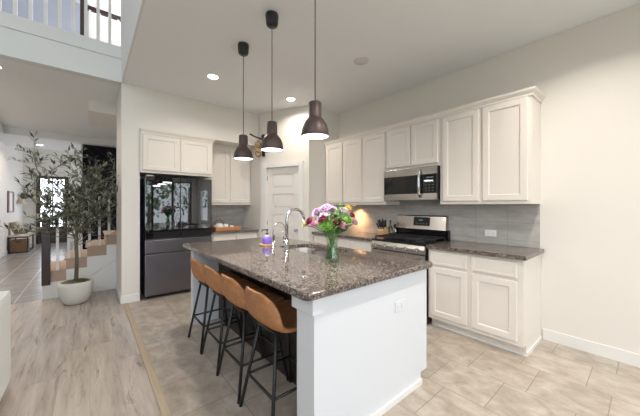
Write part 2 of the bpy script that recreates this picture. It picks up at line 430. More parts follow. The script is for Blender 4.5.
# black accent wall behind the stair
bm = bm_new(); box(bm, (-0.16, 10.0, 0), (2.9, 10.12, H)); struct('wall_accent', bm, 'chev')
sbox('trim_4', (-0.19, 9.99, 0), (-0.16, 10.13, H), 'trimw')
sbox('wall_stair', (0.9, 6.70, 0), (2.9, 6.80, H), 'chev')
# entry wall with front door opening
bm = bm_new()
box(bm, (-1.8, 14.0, 0), (-1.47, 14.15, 3.9)); box(bm, (-0.62, 14.0, 0), (2.9, 14.15, 3.9)); box(bm, (-1.47, 14.0, 2.43), (-0.62, 14.15, 3.9))
struct('wall_entry', bm, 'wall')
# rear wall (behind the camera) with windows
bm = bm_new()
Yr0, Yr1 = -3.35, -3.2
def wall_holes(bm, x0, x1, z0, z1, holes):
    xs = sorted({x0, x1, *[h[0] for h in holes], *[h[1] for h in holes]}); zs = sorted({z0, z1, *[h[2] for h in holes], *[h[3] for h in holes]})
    for a, b in zip(xs, xs[1:]):
        for c, d in zip(zs, zs[1:]):
            mx, mz = (a + b) / 2, (c + d) / 2
            if not any(h[0] < mx < h[1] and h[2] < mz < h[3] for h in holes): yield (a, b, c, d)
for a, b, c, d in wall_holes(bm, -4.1, 3.68, 0, 6.0, [(-0.7, 0.9, 0.15, 2.35), (1.15, 3.3, 0.15, 2.35), (-3.5, -0.95, 0.4, 2.5), (-3.6, -0.1, 3.3, 5.4)]):
    box(bm, (a, Yr0, c), (b, Yr1, d))
bmesh.ops.remove_doubles(bm, verts=bm.verts, dist=1e-5)
struct('wall_rear', bm, 'wall')
bm = bm_new()
for y0, y1, z0, z1 in ((-3.3, -1.6, 0, 6), (0.6, YF, 0, 6), (-1.6, 0.6, 0, 3.3), (-1.6, 0.6, 5.4, 6)):
    box(bm, (-4.2, y0, z0), (-4.1, y1, z1))
struct('wall_left', bm, 'wall')
sbox('wall_hall_end', (-4.2, YF, 3.5), (-4.1, 8.5, 6.0), 'wall')
def window(n, x0, x1, z0, z1, nx):
    root = bpy.data.objects.new('window_%d' % n, None); C.objects.link(root); root['kind'] = 'structure'
    bm = bm_new(); f = 0.05
    for lo, hi in (((x0, -3.31, z0), (x0 + f, -3.24, z1)), ((x1 - f, -3.31, z0), (x1, -3.24, z1)), ((x0 + f, -3.31, z0), (x1 - f, -3.24, z0 + f)), ((x0 + f, -3.31, z1 - f), (x1 - f, -3.24, z1))):
        box(bm, lo, hi)
    for i in range(1, nx):
        x = x0 + (x1 - x0) * i / nx; box(bm, (x - 0.04, -3.31, z0 + f), (x + 0.04, -3.24, z1 - f))
    o = obj('window_frame', bm, 'darkwood' if n != 4 else 'trimw', root)
    bm = bm_new(); box(bm, (x0 + f, -3.28, z0 + f), (x1 - f, -3.27, z1 - f)); obj('window_pane', bm, 'pane', root)
window(1, 1.15, 3.3, 0.15, 2.35, 3); window(2, -0.7, 0.9, 0.15, 2.35, 2); window(3, -3.5, -0.95, 0.4, 2.5, 3); window(4, -3.6, -0.1, 3.3, 5.4, 3)
root = bpy.data.objects.new('window_5', None); C.objects.link(root); root['kind'] = 'structure'
bm = bm_new()
for lo, hi in (((XR + 0.04, -3.0, 0.72), (XR + 0.1, -2.95, 2.02)), ((XR + 0.04, -1.95, 0.72), (XR + 0.1, -1.9, 2.02)), ((XR + 0.04, -2.95, 0.72), (XR + 0.1, -1.95, 0.77)), ((XR + 0.04, -2.95, 1.97), (XR + 0.1, -1.95, 2.02))): box(bm, lo, hi)
obj('window_frame', bm, 'trimw', root)
bm = bm_new(); box(bm, (XR + 0.06, -2.95, 0.77), (XR + 0.07, -1.95, 1.97)); obj('window_pane', bm, 'pane', root)
# baseboards
def base(name, lo, hi): sbox(name, lo, hi, 'trimw', 0.004)
base('baseboard_right', (XR - 0.014, -3.2, 0), (XR, 0.695, 0.11))
base('baseboard_fridge_wall', (XP, YB - 0.014, 0), (0.545, YB, 0.11))
base('baseboard_column', (XP - 0.014, YB - 0.014, 0), (XP, YF - 0.02, 0.11))
base('baseboard_entry', (-1.8, 13.985, 0), (-1.55, 14.0, 0.11))
base('baseboard_foyer_left', (-1.80, 5.8, 0), (-1.786, 13.98, 0.11))
base('baseboard_accent', (-0.16, 9.985, 0), (2.9, 10.0, 0.11))

# outdoors, seen reflected in the refrigerator
sbox('ground_lawn', (-9, -16, -0.3), (12, -3.36, -0.12), 'grass')
sbox('ground_patio', (-4, -5.6, -0.12), (5, -3.36, -0.06), 'concrete')
sbox('ground_porch', (-4, 14.15, -0.3), (3, 22, -0.1), 'concrete')

# ------------------------------------------------------------------ pantry door
root = bpy.data.objects.new('door_1', None); C.objects.link(root); root['kind'] = 'structure'; ORG[root.name] = Vector((0, 0, 0))
bm = bm_new()
dw = D1 - D0 - 0.012; dh = DH - 0.014
# slab with five recessed panels
yf = 0.03
box(bm, (D0 + 0.006, yf + 0.018, 0.008), (D1 - 0.006, yf + 0.041, DH - 0.006), 0, MD)
px0, px1 = D0 + 0.006 + 0.115, D1 - 0.006 - 0.115
zsl = [0.008, 0.24]; n = 5; ph = (dh - 0.24 - 0.11 - 4 * 0.10) / 5
panels = []
z = 0.24
for i in range(5):
    panels.append((z, z + ph)); z += ph + 0.10
box(bm, (D0 + 0.006, yf, 0.008), (px0, yf + 0.018, DH - 0.006), 0, MD); box(bm, (px1, yf, 0.008), (D1 - 0.006, yf + 0.018, DH - 0.006), 0, MD)
prev = 0.008
for a, b in panels:
    box(bm, (px0, yf, prev), (px1, yf + 0.018, a), 0, MD); prev = b
    box(bm, (px0 + 0.03, yf + 0.003, a + 0.03), (px1 - 0.03, yf + 0.018, b - 0.03), 0.004, MD)
box(bm, (px0, yf, prev), (px1, yf + 0.018, DH - 0.006), 0, MD)
slab = obj('door_slab', bm, 'doorp', root)
bm = bm_new()
cw = 0.085
box(bm, (D0 - cw + 0.01, -0.016, 0), (D0 + 0.01, 0, DH + cw - 0.01), 0.004, MD); box(bm, (D1 - 0.01, -0.016, 0), (D1 + cw - 0.01, 0, DH + cw - 0.01), 0.004, MD)
box(bm, (D0 + 0.01, -0.016, DH - 0.01), (D1 - 0.01, 0, DH + cw - 0.01), 0.004, MD)
box(bm, (D0, 0, 0), (D0 + 0.005, 0.11, DH), 0, MD); box(bm, (D1 - 0.005, 0, 0), (D1, 0.11, DH), 0, MD); box(bm, (D0, 0, DH - 0.005), (D1, 0.11, DH), 0, MD)
obj('door_casing', bm, 'trimw', root)
bm = bm_new(); kx = D1 - 0.075
tube(bm, [MD @ Vector((kx, yf, 0.93)), MD @ Vector((kx, yf - 0.03, 0.93))], [0.024, 0.010], 12)
ball(bm, MD @ Vector((kx, yf - 0.045, 0.93)), 0.026)
obj('door_handle', bm, 'steel', root)
for hz in (0.25, 1.05, 1.85):
    bm = bm_new(); tube(bm, [MD @ Vector((D0 + 0.006, yf - 0.006, hz - 0.04)), MD @ Vector((D0 + 0.006, yf - 0.006, hz + 0.04))], 0.008, 8); obj('hinge', bm, 'steel', root)

# front door with iron scrollwork
root = bpy.data.objects.new('door_2', None); C.objects.link(root); root['kind'] = 'structure'; ORG[root.name] = Vector((0, 0, 0))
bm = bm_new()
for lo, hi in (((-1.47, 13.96, 0), (-1.36, 14.06, 2.43)), ((-0.73, 13.96, 0), (-0.62, 14.06, 2.43)), ((-1.36, 13.96, 2.34), (-0.73, 14.06, 2.43)), ((-1.36, 13.98, 0.0), (-0.73, 14.04, 0.6))): box(bm, lo, hi, 0.006)
obj('door_frame', bm, 'darkwood', root)
bm = bm_new(); box(bm, (-1.36, 14.03, 0.6), (-0.73, 14.04, 2.34)); obj('door_pane', bm, 'pane', root)
bm = bm_new()
for i in range(6):
    for j in (0, 1):
        cx = -1.2 + 0.31 * j; cz = 0.77 + 0.29 * i
        pts = []
        for k in range(26):
            a = k / 25 * 3.2 * PI; r = 0.13 * (1 - k / 32)
            pts.append((cx + (1 if j else -1) * r * math.cos(a), 14.0, cz + r * math.sin(a)))
        tube(bm, pts, 0.016, 5)
tube(bm, [(-1.045, 14.0, 0.6), (-1.045, 14.0, 2.34)], 0.02, 6)
obj('iron_scrollwork', bm, 'black', root)

# ------------------------------------------------------------------ staircase
st = thing('staircase', 'white staircase with beige carpeted steps rising behind the potted tree', 'staircase', (-0.53, YF, 0))
X0 = -0.53; RUN = 0.24; RISE = 0.162; Z0 = 0.235
n = 12
XS = -0.515
top = [(X0, Z0)]
for i in range(1, n):
    top += [(XS + RUN * i, Z0 + RISE * (i - 1)), (XS + RUN * i, Z0 + RISE * i)]
top += [(XS + RUN * n, Z0 + RISE * (n - 1))]
bm = bm_new()
prism_y(bm, [(X0, 0)] + top + [(top[-1][0], 0)], YF, YF + 0.034)
obj('stringer', bm, 'trimw', st)
for i in range(n):
    x = XS + RUN * i; zt = Z0 + RISE * (i + 1)
    bm = bm_new()
    box(bm, (x, YF + 0.002, zt - RISE + 0.001), (x + RUN, YF + 1.0, zt - 0.02))
    box(bm, (x - 0.022, YF - 0.004, zt - 0.022), (x + RUN, YF + 1.0, zt), 0.009)
    obj('step', bm, 'carpet', st)
bm = bm_new()
tube(bm, [(0.007, YF - 0.003, 0.253), (0.32, YF - 0.003, 0.468)], 0.006, 6)
box(bm, (X0, YF - 0.013, 0), (XP - 0.016, YF - 0.001, 0.09), 0.003)
obj('skirt_moulding', bm, 'trimw', st)
sr = thing('stair_railing', 'dark handrail with white balusters and dark newel post on the lower stairs', 'railing', (-0.49, YF + 0.02, Z0))
bm = bm_new(); box(bm, (-0.535, YF - 0.035, 0.2), (-0.445, YF + 0.055, 1.12), 0.004); box(bm, (-0.55, YF - 0.05, 1.12), (-0.43, YF + 0.07, 1.16), 0.01)
obj('newel_post', bm, 'darkwood', sr)
def railz(x): return 1.545 + (x - 0.136) * (RISE / RUN)
bm = bm_new(); tube(bm, [(-0.45, YF + 0.02, railz(-0.45)), (0.9, YF + 0.02, railz(0.9))], 0.028, 8); obj('handrail', bm, 'darkwood', sr)
for k in range(8):
    x = -0.37 + 0.1215 * k
    if x > 0.31 + 0.2: break
    i = int((x - XS) / RUN)
    zb = Z0 + RISE * (i + 1)
    bm = bm_new(); box(bm, (x - 0.016, YF + 0.004, zb), (x + 0.016, YF + 0.036, railz(x) - 0.02)); obj('baluster', bm, 'trimw', sr)

# balcony railing
br = thing('balcony_railing', 'white balcony railing above the foyer with square balusters and top rail', 'railing', (-1.8, YB + 0.05, 3.53))
bm = bm_new(); box(bm, (-4.05, YB + 0.02, 4.42), (XP, YB + 0.08, 4.48), 0.008); obj('top_rail', bm, 'darkwood', br)
k = 0; x = 0.207
while x > -3.9:
    bm = bm_new(); box(bm, (x - 0.017, YB + 0.033, 3.52), (x + 0.017, YB + 0.067, 4.42)); obj('baluster', bm, 'trimw', br); x -= 0.1245
hr = thing('stairwell_railing', 'dark brown newel and handrail with pale balusters at the upstairs stairwell', 'railing', (-0.08, 5.65, 3.5))
bm = bm_new(); box(bm, (-0.118, 5.62, 3.5), (-0.068, 5.68, 4.75), 0.004); obj('newel_post', bm, 'darkwood', hr)
bm = bm_new(); box(bm, (-0.068, 5.62, 4.43), (2.0, 5.68, 4.49), 0.006); obj('handrail', bm, 'darkwood', hr)
for k in range(8):
    x = 0.0 + 0.12 * k
    bm = bm_new(); box(bm, (x - 0.016, 5.634, 3.5), (x + 0.016, 5.666, 4.43)); obj('baluster', bm, 'wall', hr)

# ------------------------------------------------------------------ cabinets
def cab_front_X(root, xf, y_hi, y_lo, z0, z1, kind='door', frame=0.057):
    bm = bm_new(); mtx = Matrix.Translation((xf, y_hi, z0)) @ MX_X
    panel(bm, y_hi - y_lo, z1 - z0, 0.02, frame if kind == 'door' else 0.02, 0.009 if kind == 'door' else 0.003, mtx, bead=0.014)
    return obj(kind, bm, 'cab', root)
def cab_front_Y(root, yf, x_lo, x_hi, z0, z1, kind='door', frame=0.057):
    bm = bm_new(); mtx = Matrix.Translation((x_lo, yf, z0)) @ MX_Y
    panel(bm, x_hi - x_lo, z1 - z0, 0.02, frame if kind == 'door' else 0.02, 0.009 if kind == 'door' else 0.003, mtx, bead=0.014)
    return obj(kind, bm, 'cab', root)
# upper cabinets on the range wall (face frame at XU)
XU = 3.20; UT = 2.40
def upper_X(label, y_lo, y_hi, z0, doors, z1=UT):
    r = thing('upper_cabinet', label, 'cabinet', (XR - 0.1, (y_lo + y_hi) / 2, z0))
    pbox('cabinet_body', (XU, y_lo, z0), (XR - 0.002, y_hi, z1 + 0.04), 'cab', r, 0.002)
    for a, b in doors: cab_front_X(r, XU - 0.02, b, a, z0 + 0.035, z1 - 0.01)
    return r
upper_X('tall white wall cabinet with two doors, right of the microwave', 0.715, 1.60, 1.37, [(0.745, 1.135), (1.175, 1.565)])
upper_X('short white wall cabinet with two doors above the microwave', 1.602, 2.378, 1.835, [(1.625, 1.975), (1.99, 2.355)])
upper_X('single door white wall cabinet just left of the microwave', 2.380, 2.81, 1.37, [(2.395, 2.80)])
upper_X('double door white wall cabinet in the corner by the pantry', 2.812, 3.676, 1.37, [(2.825, 3.225), (3.25, 3.655)])
# crown moulding
def crown_poly(o, z):  # offset profile
    return [(0.0, 0.0), (0.012, 0.0), (0.014, 0.02), (0.034, 0.048), (0.038, 0.068), (0.0, 0.07)]
bm = bm_new()
prof = crown_poly(0, 0); zc = 2.395; xc = XU
def sweep(bm, path, prof, z):
    # path: list of (x,y,outward normal(2D, mitred))
    rings = [[bm.verts.new((p[0] + n_[0] * q[0], p[1] + n_[1] * q[0], z + q[1])) for q in prof] for p, n_ in path]
    for a, b in zip(rings, rings[1:]):
        for k in range(len(prof)): bm.faces.new((a[k], a[(k + 1) % len(prof)], b[(k + 1) % len(prof)], b[k]))
    bm.faces.new(rings[0]); bm.faces.new(rings[-1][::-1])
sweep(bm, [((XU, 3.676), (-1, 0)), ((XU, 0.715), (-1, -1)), ((XR - 0.003, 0.715), (0, -1))], prof, zc)
tag(obj('crown_moulding', bm, 'cab'), 'white crown moulding running along the wall cabinets over the range', 'moulding')
# lower cabinets
XL = 2.93
def lower_X(label, y_lo, y_hi, cols, end=False):
    r = thing('base_cabinet', label, 'cabinet', (3.2, (y_lo + y_hi) / 2, 0))
    bm = bm_new(); box(bm, (XL, y_lo, 0.10), (XR - 0.002, y_hi, 0.875), 0.002)
    box(bm, (XL + 0.075, y_lo, 0), (XR - 0.002, y_hi, 0.10)); obj('cabinet_body', bm, 'cab', r)
    bm = bm_new(); box(bm, (XL + 0.067, y_lo - (0.008 if end else 0), 0), (XL + 0.075, y_hi, 0.012), 0.002)
    if end: box(bm, (XL + 0.075, y_lo - 0.012, 0), (XR - 0.016, y_lo, 0.035), 0.002)
    obj('toe_moulding', bm, 'trimw', r)
    for a, b in cols:
        cab_front_X(r, XL - 0.02, b, a, 0.705, 0.845, 'drawer'); cab_front_X(r, XL - 0.02, b, a, 0.14, 0.675)
    return r
lower_X('white base cabinet with two drawers over two doors, right of the range', 0.712, 1.60, [(0.76, 1.14), (1.185, 1.575)], True)
lower_X('narrow white base cabinet directly left of the range', 2.385, 2.81, [(2.41, 2.79)])
lower_X('white base cabinet in the corner beside the pantry', 2.812, 3.676, [(2.83, 3.23), (3.26, 3.655)])
bm = bm_new(); box(bm, (2.885, 0.685, 0.876), (XR - 0.001, 1.607, 0.916), 0.006)
tag(obj('countertop', bm, 'granite'), 'dark speckled granite countertop right of the range', 'countertop')
bm = bm_new(); box(bm, (2.885, 2.378, 0.876), (XR - 0.001, 3.678, 0.916), 0.006)
tag(obj('countertop', bm, 'granite'), 'granite countertop left of the range under the knife block', 'countertop')
bm = bm_new(); box(bm, (XR - 0.010, 0.72, 0.917), (XR - 0.0005, 1.606, 1.368)); box(bm, (XR - 0.010, 1.606, 0.917), (XR - 0.0005, 2.378, 1.83)); box(bm, (XR - 0.010, 2.378, 0.917), (XR - 0.0005, 3.679, 1.368))
bmesh.ops.remove_doubles(bm, verts=bm.verts, dist=1e-5)
struct('trim_5', bm, 'splash')
bm = bm_new(); box(bm, (1.56, YA - 0.01, 0.917), (XN - 0.0005, YA - 0.0005, 1.368)); struct('trim_6', bm, 'splash2')

# cabinets of the refrigerator alcove and nook
r = thing('upper_cabinet', 'white two door cabinet above the black refrigerator', 'cabinet', (1.05, 4.9, 1.83))
pbox('cabinet_body', (0.547, 4.63, 1.83), (1.555, YA - 0.002, 2.43), 'cab', r, 0.002)
cab_front_Y(r, 4.61, 0.575, 1.045, 1.865, 2.375); cab_front_Y(r, 4.61, 1.07, 1.525, 1.865, 2.375)
bm = bm_new()
sweep(bm, [((0.547, 4.63), (0, -1)), ((1.555, 4.63), (1, -1)), ((1.555, YB + 0.25), (1, 0))], prof, 2.388)
obj('crown', bm, 'cab', r)
r = thing('upper_cabinet', 'white wall cabinet in the nook right of the refrigerator', 'cabinet', (1.98, 5.1, 1.37))
pbox('cabinet_body', (1.557, 4.97, 1.37), (XN - 0.002, YA - 0.002, 2.458), 'cab', r, 0.002)
cab_front_Y(r, 4.95, 1.575, 1.955, 1.41, 2.41); cab_front_Y(r, 4.95, 1.985, 2.375, 1.41, 2.41)
r = thing('base_cabinet', 'white base cabinet under the tea tray in the nook', 'cabinet', (1.98, 5.0, 0))
bm = bm_new(); box(bm, (1.56, 4.69, 0.10), (XN - 0.002, YA - 0.002, 0.875), 0.002); box(bm, (1.56, 4.76, 0), (XN - 0.002, YA - 0.002, 0.10)); obj('cabinet_body', bm, 'cab', r)
for a, b in ((1.58, 1.965), (1.99, 2.375)):
    cab_front_Y(r, 4.67, a, b, 0.705, 0.845, 'drawer'); cab_front_Y(r, 4.67, a, b, 0.14, 0.675)
bm = bm_new(); box(bm, (1.56, 4.645, 0.876), (XN - 0.001, YA - 0.001, 0.916), 0.006)
tag(obj('countertop', bm, 'granite'), 'small granite countertop in the nook beside the refrigerator', 'countertop')

# ------------------------------------------------------------------ refrigerator
fr = thing('refrigerator', 'black glass french door refrigerator with dark steel drawers', 'refrigerator', (1.065, 4.95, 0))
FX0, FX1, FY = 0.60, 1.53, 4.60
pbox('cabinet_body', (FX0 + 0.005, FY + 0.075, 0.03), (FX1 - 0.005, YA - 0.02, 1.765), 'blackplastic', fr, 0.004)
XM = 1.065
for a, b in ((FX0, XM - 0.003), (XM + 0.003, FX1)):
    d = pbox('door', (a, FY, 0.875), (b, FY + 0.068, 1.78), 'blackglass', fr, 0.006)
    d['label'] = 'black mirror glass upper door'
    hz = pbox('handle_recess', (a + 0.01, FY + 0.004, 0.862), (b - 0.01, FY + 0.05, 0.874), 'black', d)
for z0, z1 in ((0.665, 0.855), (0.055, 0.650)):
    d = pbox('drawer', (FX0, FY, z0), (FX1, FY + 0.068, z1), 'steel_dark', fr, 0.006)
    pbox('handle_lip', (FX0 + 0.01, FY + 0.012, z1 - 0.003), (FX1 - 0.01, FY + 0.05, z1 + 0.006), 'black', d)
for x in (FX0 + 0.05, FX1 - 0.05):
    bm = bm_new(); lathe(bm, [(0.022, 0.0), (0.022, 0.035)], x, FY + 0.12, 12, True, True); obj('foot', bm, 'black', fr)
for hx in (FX0 + 0.02, FX1 - 0.12): pbox('hinge_cover', (hx, FY + 0.04, 1.781), (hx + 0.10, FY + 0.12, 1.80), 'steel', fr, 0.004)

# ------------------------------------------------------------------ microwave
mw = thing('microwave', 'stainless over-the-range microwave with black glass door', 'microwave', (3.33, 1.99, 1.42))
XMW = 3.13
pbox('body', (XMW + 0.03, 1.613, 1.425), (XR - 0.012, 2.367, 1.832), 'blackplastic', mw, 0.003)
bm = bm_new(); box(bm, (XMW, 1.613, 1.425), (XMW + 0.03, 2.367, 1.505), 0.004); box(bm, (XMW, 1.613, 1.735), (XMW + 0.03, 2.367, 1.832), 0.004); obj('trim_band', bm, 'steel', mw)
pbox('door', (XMW + 0.002, 1.785, 1.505), (XMW + 0.03, 2.365, 1.735), 'blackgloss', mw, 0.002)
cp = pbox('control_panel', (XMW + 0.002, 1.615, 1.505), (XMW + 0.03, 1.783, 1.735), 'blackgloss', mw, 0.002)
bm = bm_new(); box(bm, (XMW, 1.65, 1.69), (XMW + 0.004, 1.74, 1.703)); 
obj('display', bm, 'disp_glow', cp)
bm = bm_new()
for i in range(4):
    for j in range(3):
        box(bm, (XMW - 0.0005, 1.645 + 0.045 * j, 1.53 + 0.036 * i), (XMW + 0.003, 1.665 + 0.045 * j, 1.538 + 0.036 * i))
obj('button', bm, mat('button_grey', (0.12, 0.12, 0.13), 0.4), cp)['kind'] = 'stuff'
bm = bm_new()
pts = [(XMW, 1.815, 1.46), (XMW - 0.035, 1.815, 1.50), (XMW - 0.045, 1.815, 1.62), (XMW - 0.035, 1.815, 1.76), (XMW, 1.815, 1.80)]
tube(bm, pts, 0.016, 8); obj('handle', bm, 'chrome', mw)

# ------------------------------------------------------------------ range
rg = thing('range', 'stainless gas range with black grates under the microwave', 'stove', (3.2, 1.99, 0))
RY0, RY1, RX = 1.618, 2.371, 2.90
pbox('body', (RX, RY0, 0.02), (3.50, RY1, 0.895), 'blackplastic', rg, 0.003)
bm = bm_new()
poly = [(RX - 0.03, 0.80), (RX - 0.035, 0.85), (RX - 0.015, 0.895), (RX, 0.895), (RX, 0.80)]
prism_y(bm, poly, RY0, RY1); pnl = obj('control_panel', bm, 'steel', rg)
bm = bm_new(); box(bm, (RX - 0.035, RY0 + 0.005, 0.21), (RX - 0.0005, RY1 - 0.005, 0.79), 0.006); dr = obj('oven_door', bm, 'steel', rg)
pbox('oven_window', (RX - 0.038, RY0 + 0.12, 0.33), (RX - 0.034, RY1 - 0.12, 0.62), 'blackgloss', dr)
bm = bm_new(); tube(bm, [(RX - 0.035, RY0 + 0.06, 0.735), (RX - 0.08, RY0 + 0.06, 0.735), (RX - 0.08, RY1 - 0.06, 0.735), (RX - 0.035, RY1 - 0.06, 0.735)], 0.012, 8); obj('oven_handle', bm, 'chrome', dr)
pbox('drawer', (RX - 0.03, RY0 + 0.005, 0.05), (RX - 0.0005, RY1 - 0.005, 0.20), 'steel', rg, 0.006)
bm = bm_new(); box(bm, (RX - 0.02, RY0, 0.895), (3.44, RY1, 0.922), 0.006); obj('cooktop', bm, 'blackgloss', rg)
for i in range(5):
    y = RY0 + 0.09 + 0.145 * i
    bm = bm_new()
    tube(bm, [(RX - 0.032, y, 0.845), (RX - 0.042, y, 0.842)], [0.027, 0.027], 16); tube(bm, [(RX - 0.042, y, 0.842), (RX - 0.07, y, 0.838)], [0.022, 0.019], 16)
    box(bm, (RX - 0.078, y - 0.004, 0.822), (RX - 0.068, y + 0.004, 0.856), 0.001); obj('knob', bm, 'chrome', pnl)
for (y0, y1) in ((RY0 + 0.03, RY0 + 0.25), (RY0 + 0.27, RY1 - 0.27), (RY1 - 0.25, RY1 - 0.03)):
    bm = bm_new(); z0, z1 = 0.945, 0.960
    for y in (y0, (y0 + y1) / 2, y1): box(bm, (2.92, y - 0.006, z0), (3.41, y + 0.006, z1), 0.002)
    for x in (2.92, 3.04, 3.165, 3.29, 3.41): box(bm, (x - 0.006, y0, z0), (x + 0.006, y1, z1), 0.002)
    for x in (2.925, 3.165, 3.405):
        for y in (y0, y1): box(bm, (x - 0.007, y - 0.007, 0.921), (x + 0.007, y + 0.007, 0.946))
    obj('grate', bm, 'iron', rg)
for x, y in ((3.04, RY0 + 0.14), (3.29, RY0 + 0.14), (3.165, 1.99), (3.04, RY1 - 0.14), (3.29, RY1 - 0.14)):
    bm = bm_new(); lathe(bm, [(0.05, 0.922), (0.048, 0.932), (0.035, 0.934), (0.033, 0.942), (0.0, 0.943)], x, y, 20); obj('burner', bm, 'iron', rg)
bm = bm_new(); box(bm, (3.44, RY0, 0.895), (3.50, RY1, 1.04), 0.002); obj('vent_riser', bm, 'blackgloss', rg)
bm = bm_new(); prism_y(bm, [(3.425, 1.04), (3.43, 1.06), (3.455, 1.21), (3.465, 1.225), (3.515, 1.225), (3.515, 1.04)], RY0 + 0.03, RY1 + 0.003); bk = obj('backguard', bm, 'steel', rg)
bm = bm_new(); mt = Matrix.Translation((3.4385, 1.99, 1.14)) @ Matrix.Rotation(math.atan2(0.025, 0.15), 4, 'Y')
box(bm, (-0.004, -0.125, -0.055), (0.004, 0.105, 0.06), 0.001, mt); ds = obj('display', bm, 'blackgloss', bk)
bm = bm_new()
for j in range(4): box(bm, (-0.0055, -0.1 + 0.045 * j, -0.03), (-0.0035, -0.08 + 0.045 * j, -0.024), 0, mt)
box(bm, (-0.0055, -0.03, 0.01), (-0.0035, 0.03, 0.03), 0, mt)
obj('digit', bm, 'disp_glow', ds)

# ------------------------------------------------------------------ island
isl = thing('kitchen_island', 'long white kitchen island with dark seating side recess and end panels', 'island', (1.45, 2.27, 0))
IY0, IY1 = 1.12, 3.42
bm = bm_new()
prism_y(bm, [(0.895, 0), (0.895, 0.875), (2.02, 0.875), (2.02, 0.085), (1.935, 0.085), (1.935, 0)], IY0, IY0 + 0.155); obj('end_panel', bm, 'island', isl)
bm = bm_new()
prism_y(bm, [(0.90, 0), (0.90, 0.875), (2.02, 0.875), (2.02, 0.085), (1.935, 0.085), (1.935, 0)], IY1 - 0.09, IY1); obj('end_panel', bm, 'island', isl)
bm = bm_new(); box(bm, (1.19, IY0 + 0.155, 0), (1.20, IY1 - 0.09, 0.875)); obj('back_panel', bm, 'islandback', isl)
bm = bm_new(); box(bm, (0.90, IY0 + 0.155, 0.80), (1.19, IY1 - 0.09, 0.875)); 
bm.free()
bm = bm_new(); box(bm, (1.20, IY0 + 0.155, 0.085), (1.995, IY1 - 0.09, 0.60), 0); box(bm, (1.20, IY0 + 0.155, 0), (1.935, IY1 - 0.09, 0.085))
box(bm, (1.20, IY0 + 0.155, 0.60), (1.36, IY1 - 0.09, 0.875)); box(bm, (1.975, IY0 + 0.155, 0.60), (1.995, IY1 - 0.09, 0.875)); obj('cabinet_body', bm, 'island', isl)
for i, (a, b) in enumerate(((1.36, 1.84), (1.87, 2.24), (2.26, 2.63), (2.66, 3.28))):
    bm = bm_new(); mtx = Matrix.Translation((2.015, a, 0.12)) @ Matrix.Rotation(PI / 2, 4, 'Z'); panel(bm, b - a, 0.72, 0.02, 0.057, 0.009, mtx, 0.014); obj('door', bm, 'island', isl)
# corner cap block and base trim
bm = bm_new(); box(bm, (0.872, IY0 - 0.018, 0.785), (0.935, IY0 + 0.175, 0.874), 0.003); box(bm, (0.935, IY0 - 0.006, 0.80), (1.26, IY0, 0.874), 0.001); obj('corner_cap', bm, 'island', isl)
bm = bm_new(); box(bm, (0.895, IY0 - 0.016, 0), (1.935, IY0, 0.045), 0.006); obj('base_moulding', bm, 'trimw', isl)
# countertop with sink cut-out
SX0, SX1, SY0, SY1 = 1.54, 1.96, 1.80, 2.56
def rounded(x0, y0, x1, y1, r, n=6):
    if not isinstance(r, (tuple, list)): r = [r] * 4
    out = []
    for (cx, cy, a0, rr) in ((x0 + r[0], y0 + r[0], PI, r[0]), (x1 - r[1], y0 + r[1], 1.5 * PI, r[1]), (x1 - r[2], y1 - r[2], 0, r[2]), (x0 + r[3], y1 - r[3], 0.5 * PI, r[3])):
        for k in range(n + 1):
            a = a0 + (PI / 2) * k / n; out.append((cx + rr * math.cos(a), cy + rr * math.sin(a)))
    return out
outer = rounded(0.815, 1.075, 2.055, 3.455, 0.035)
inner = rounded(SX0, SY0, SX1, SY1, [0.07, 0.18, 0.18, 0.07])
bm = bm_new()
n_ = len(outer)
def ringv(pts, z): return [bm.verts.new((x, y, z)) for x, y in pts]
ch = 0.006
def shrink(pts, d, c=(1.435, 2.265)):
    return [(x + (d if x < c[0] else -d), y + (d if y < c[1] else -d)) for x, y in pts]
o0 = ringv(shrink(outer, ch), 0.876); o1 = ringv(outer, 0.876 + ch); o2 = ringv(outer, 0.916 - ch); o3 = ringv(shrink(outer, ch), 0.916)
i3 = ringv(inner, 0.916); i0 = ringv(inner, 0.876)
for a, b in ((o0, o1), (o1, o2), (o2, o3), (o3, i3), (i3, i0), (i0, o0)):
    for k in range(n_): bm.faces.new((a[k], a[(k + 1) % n_], b[(k + 1) % n_], b[k]))
tag(obj('countertop', bm, 'granite'), 'large polished granite slab on the island with a sink cut-out', 'countertop')
# sink
sk = thing('sink', 'undermount stainless sink set into the island countertop', 'sink', (1.73, 2.25, 0.68))
bm = bm_new()
o_ = rounded(SX0 - 0.01, SY0 - 0.01, SX1 + 0.01, SY1 + 0.01, [0.07, 0.18, 0.18, 0.07]); i_ = rounded(SX0 - 0.004, SY0 - 0.004, SX1 + 0.004, SY1 + 0.004, [0.07, 0.18, 0.18, 0.07]); b_ = rounded(SX0 + 0.03, SY0 + 0.03, SX1 - 0.03, SY1 - 0.03, [0.06, 0.15, 0.15, 0.06])
a0 = ringv(o_, 0.8755); a1 = ringv(i_, 0.8755); a2 = ringv(b_, 0.70); a3 = ringv(b_, 0.698); 
for a, b in ((a0, a1), (a1, a2)):
    for k in range(n_): f = bm.faces.new((a[k], a[(k + 1) % n_], b[(k + 1) % n_], b[k]))
bm.faces.new(a2)
for v in a3: bm.verts.remove(v)
obj('basin', bm, 'steel', sk)
bm = bm_new(); lathe(bm, [(0.0, 0.705), (0.03, 0.706), (0.045, 0.703), (0.045, 0.7)], 1.73, 2.25, 20); obj('drain', bm, 'chrome', sk)
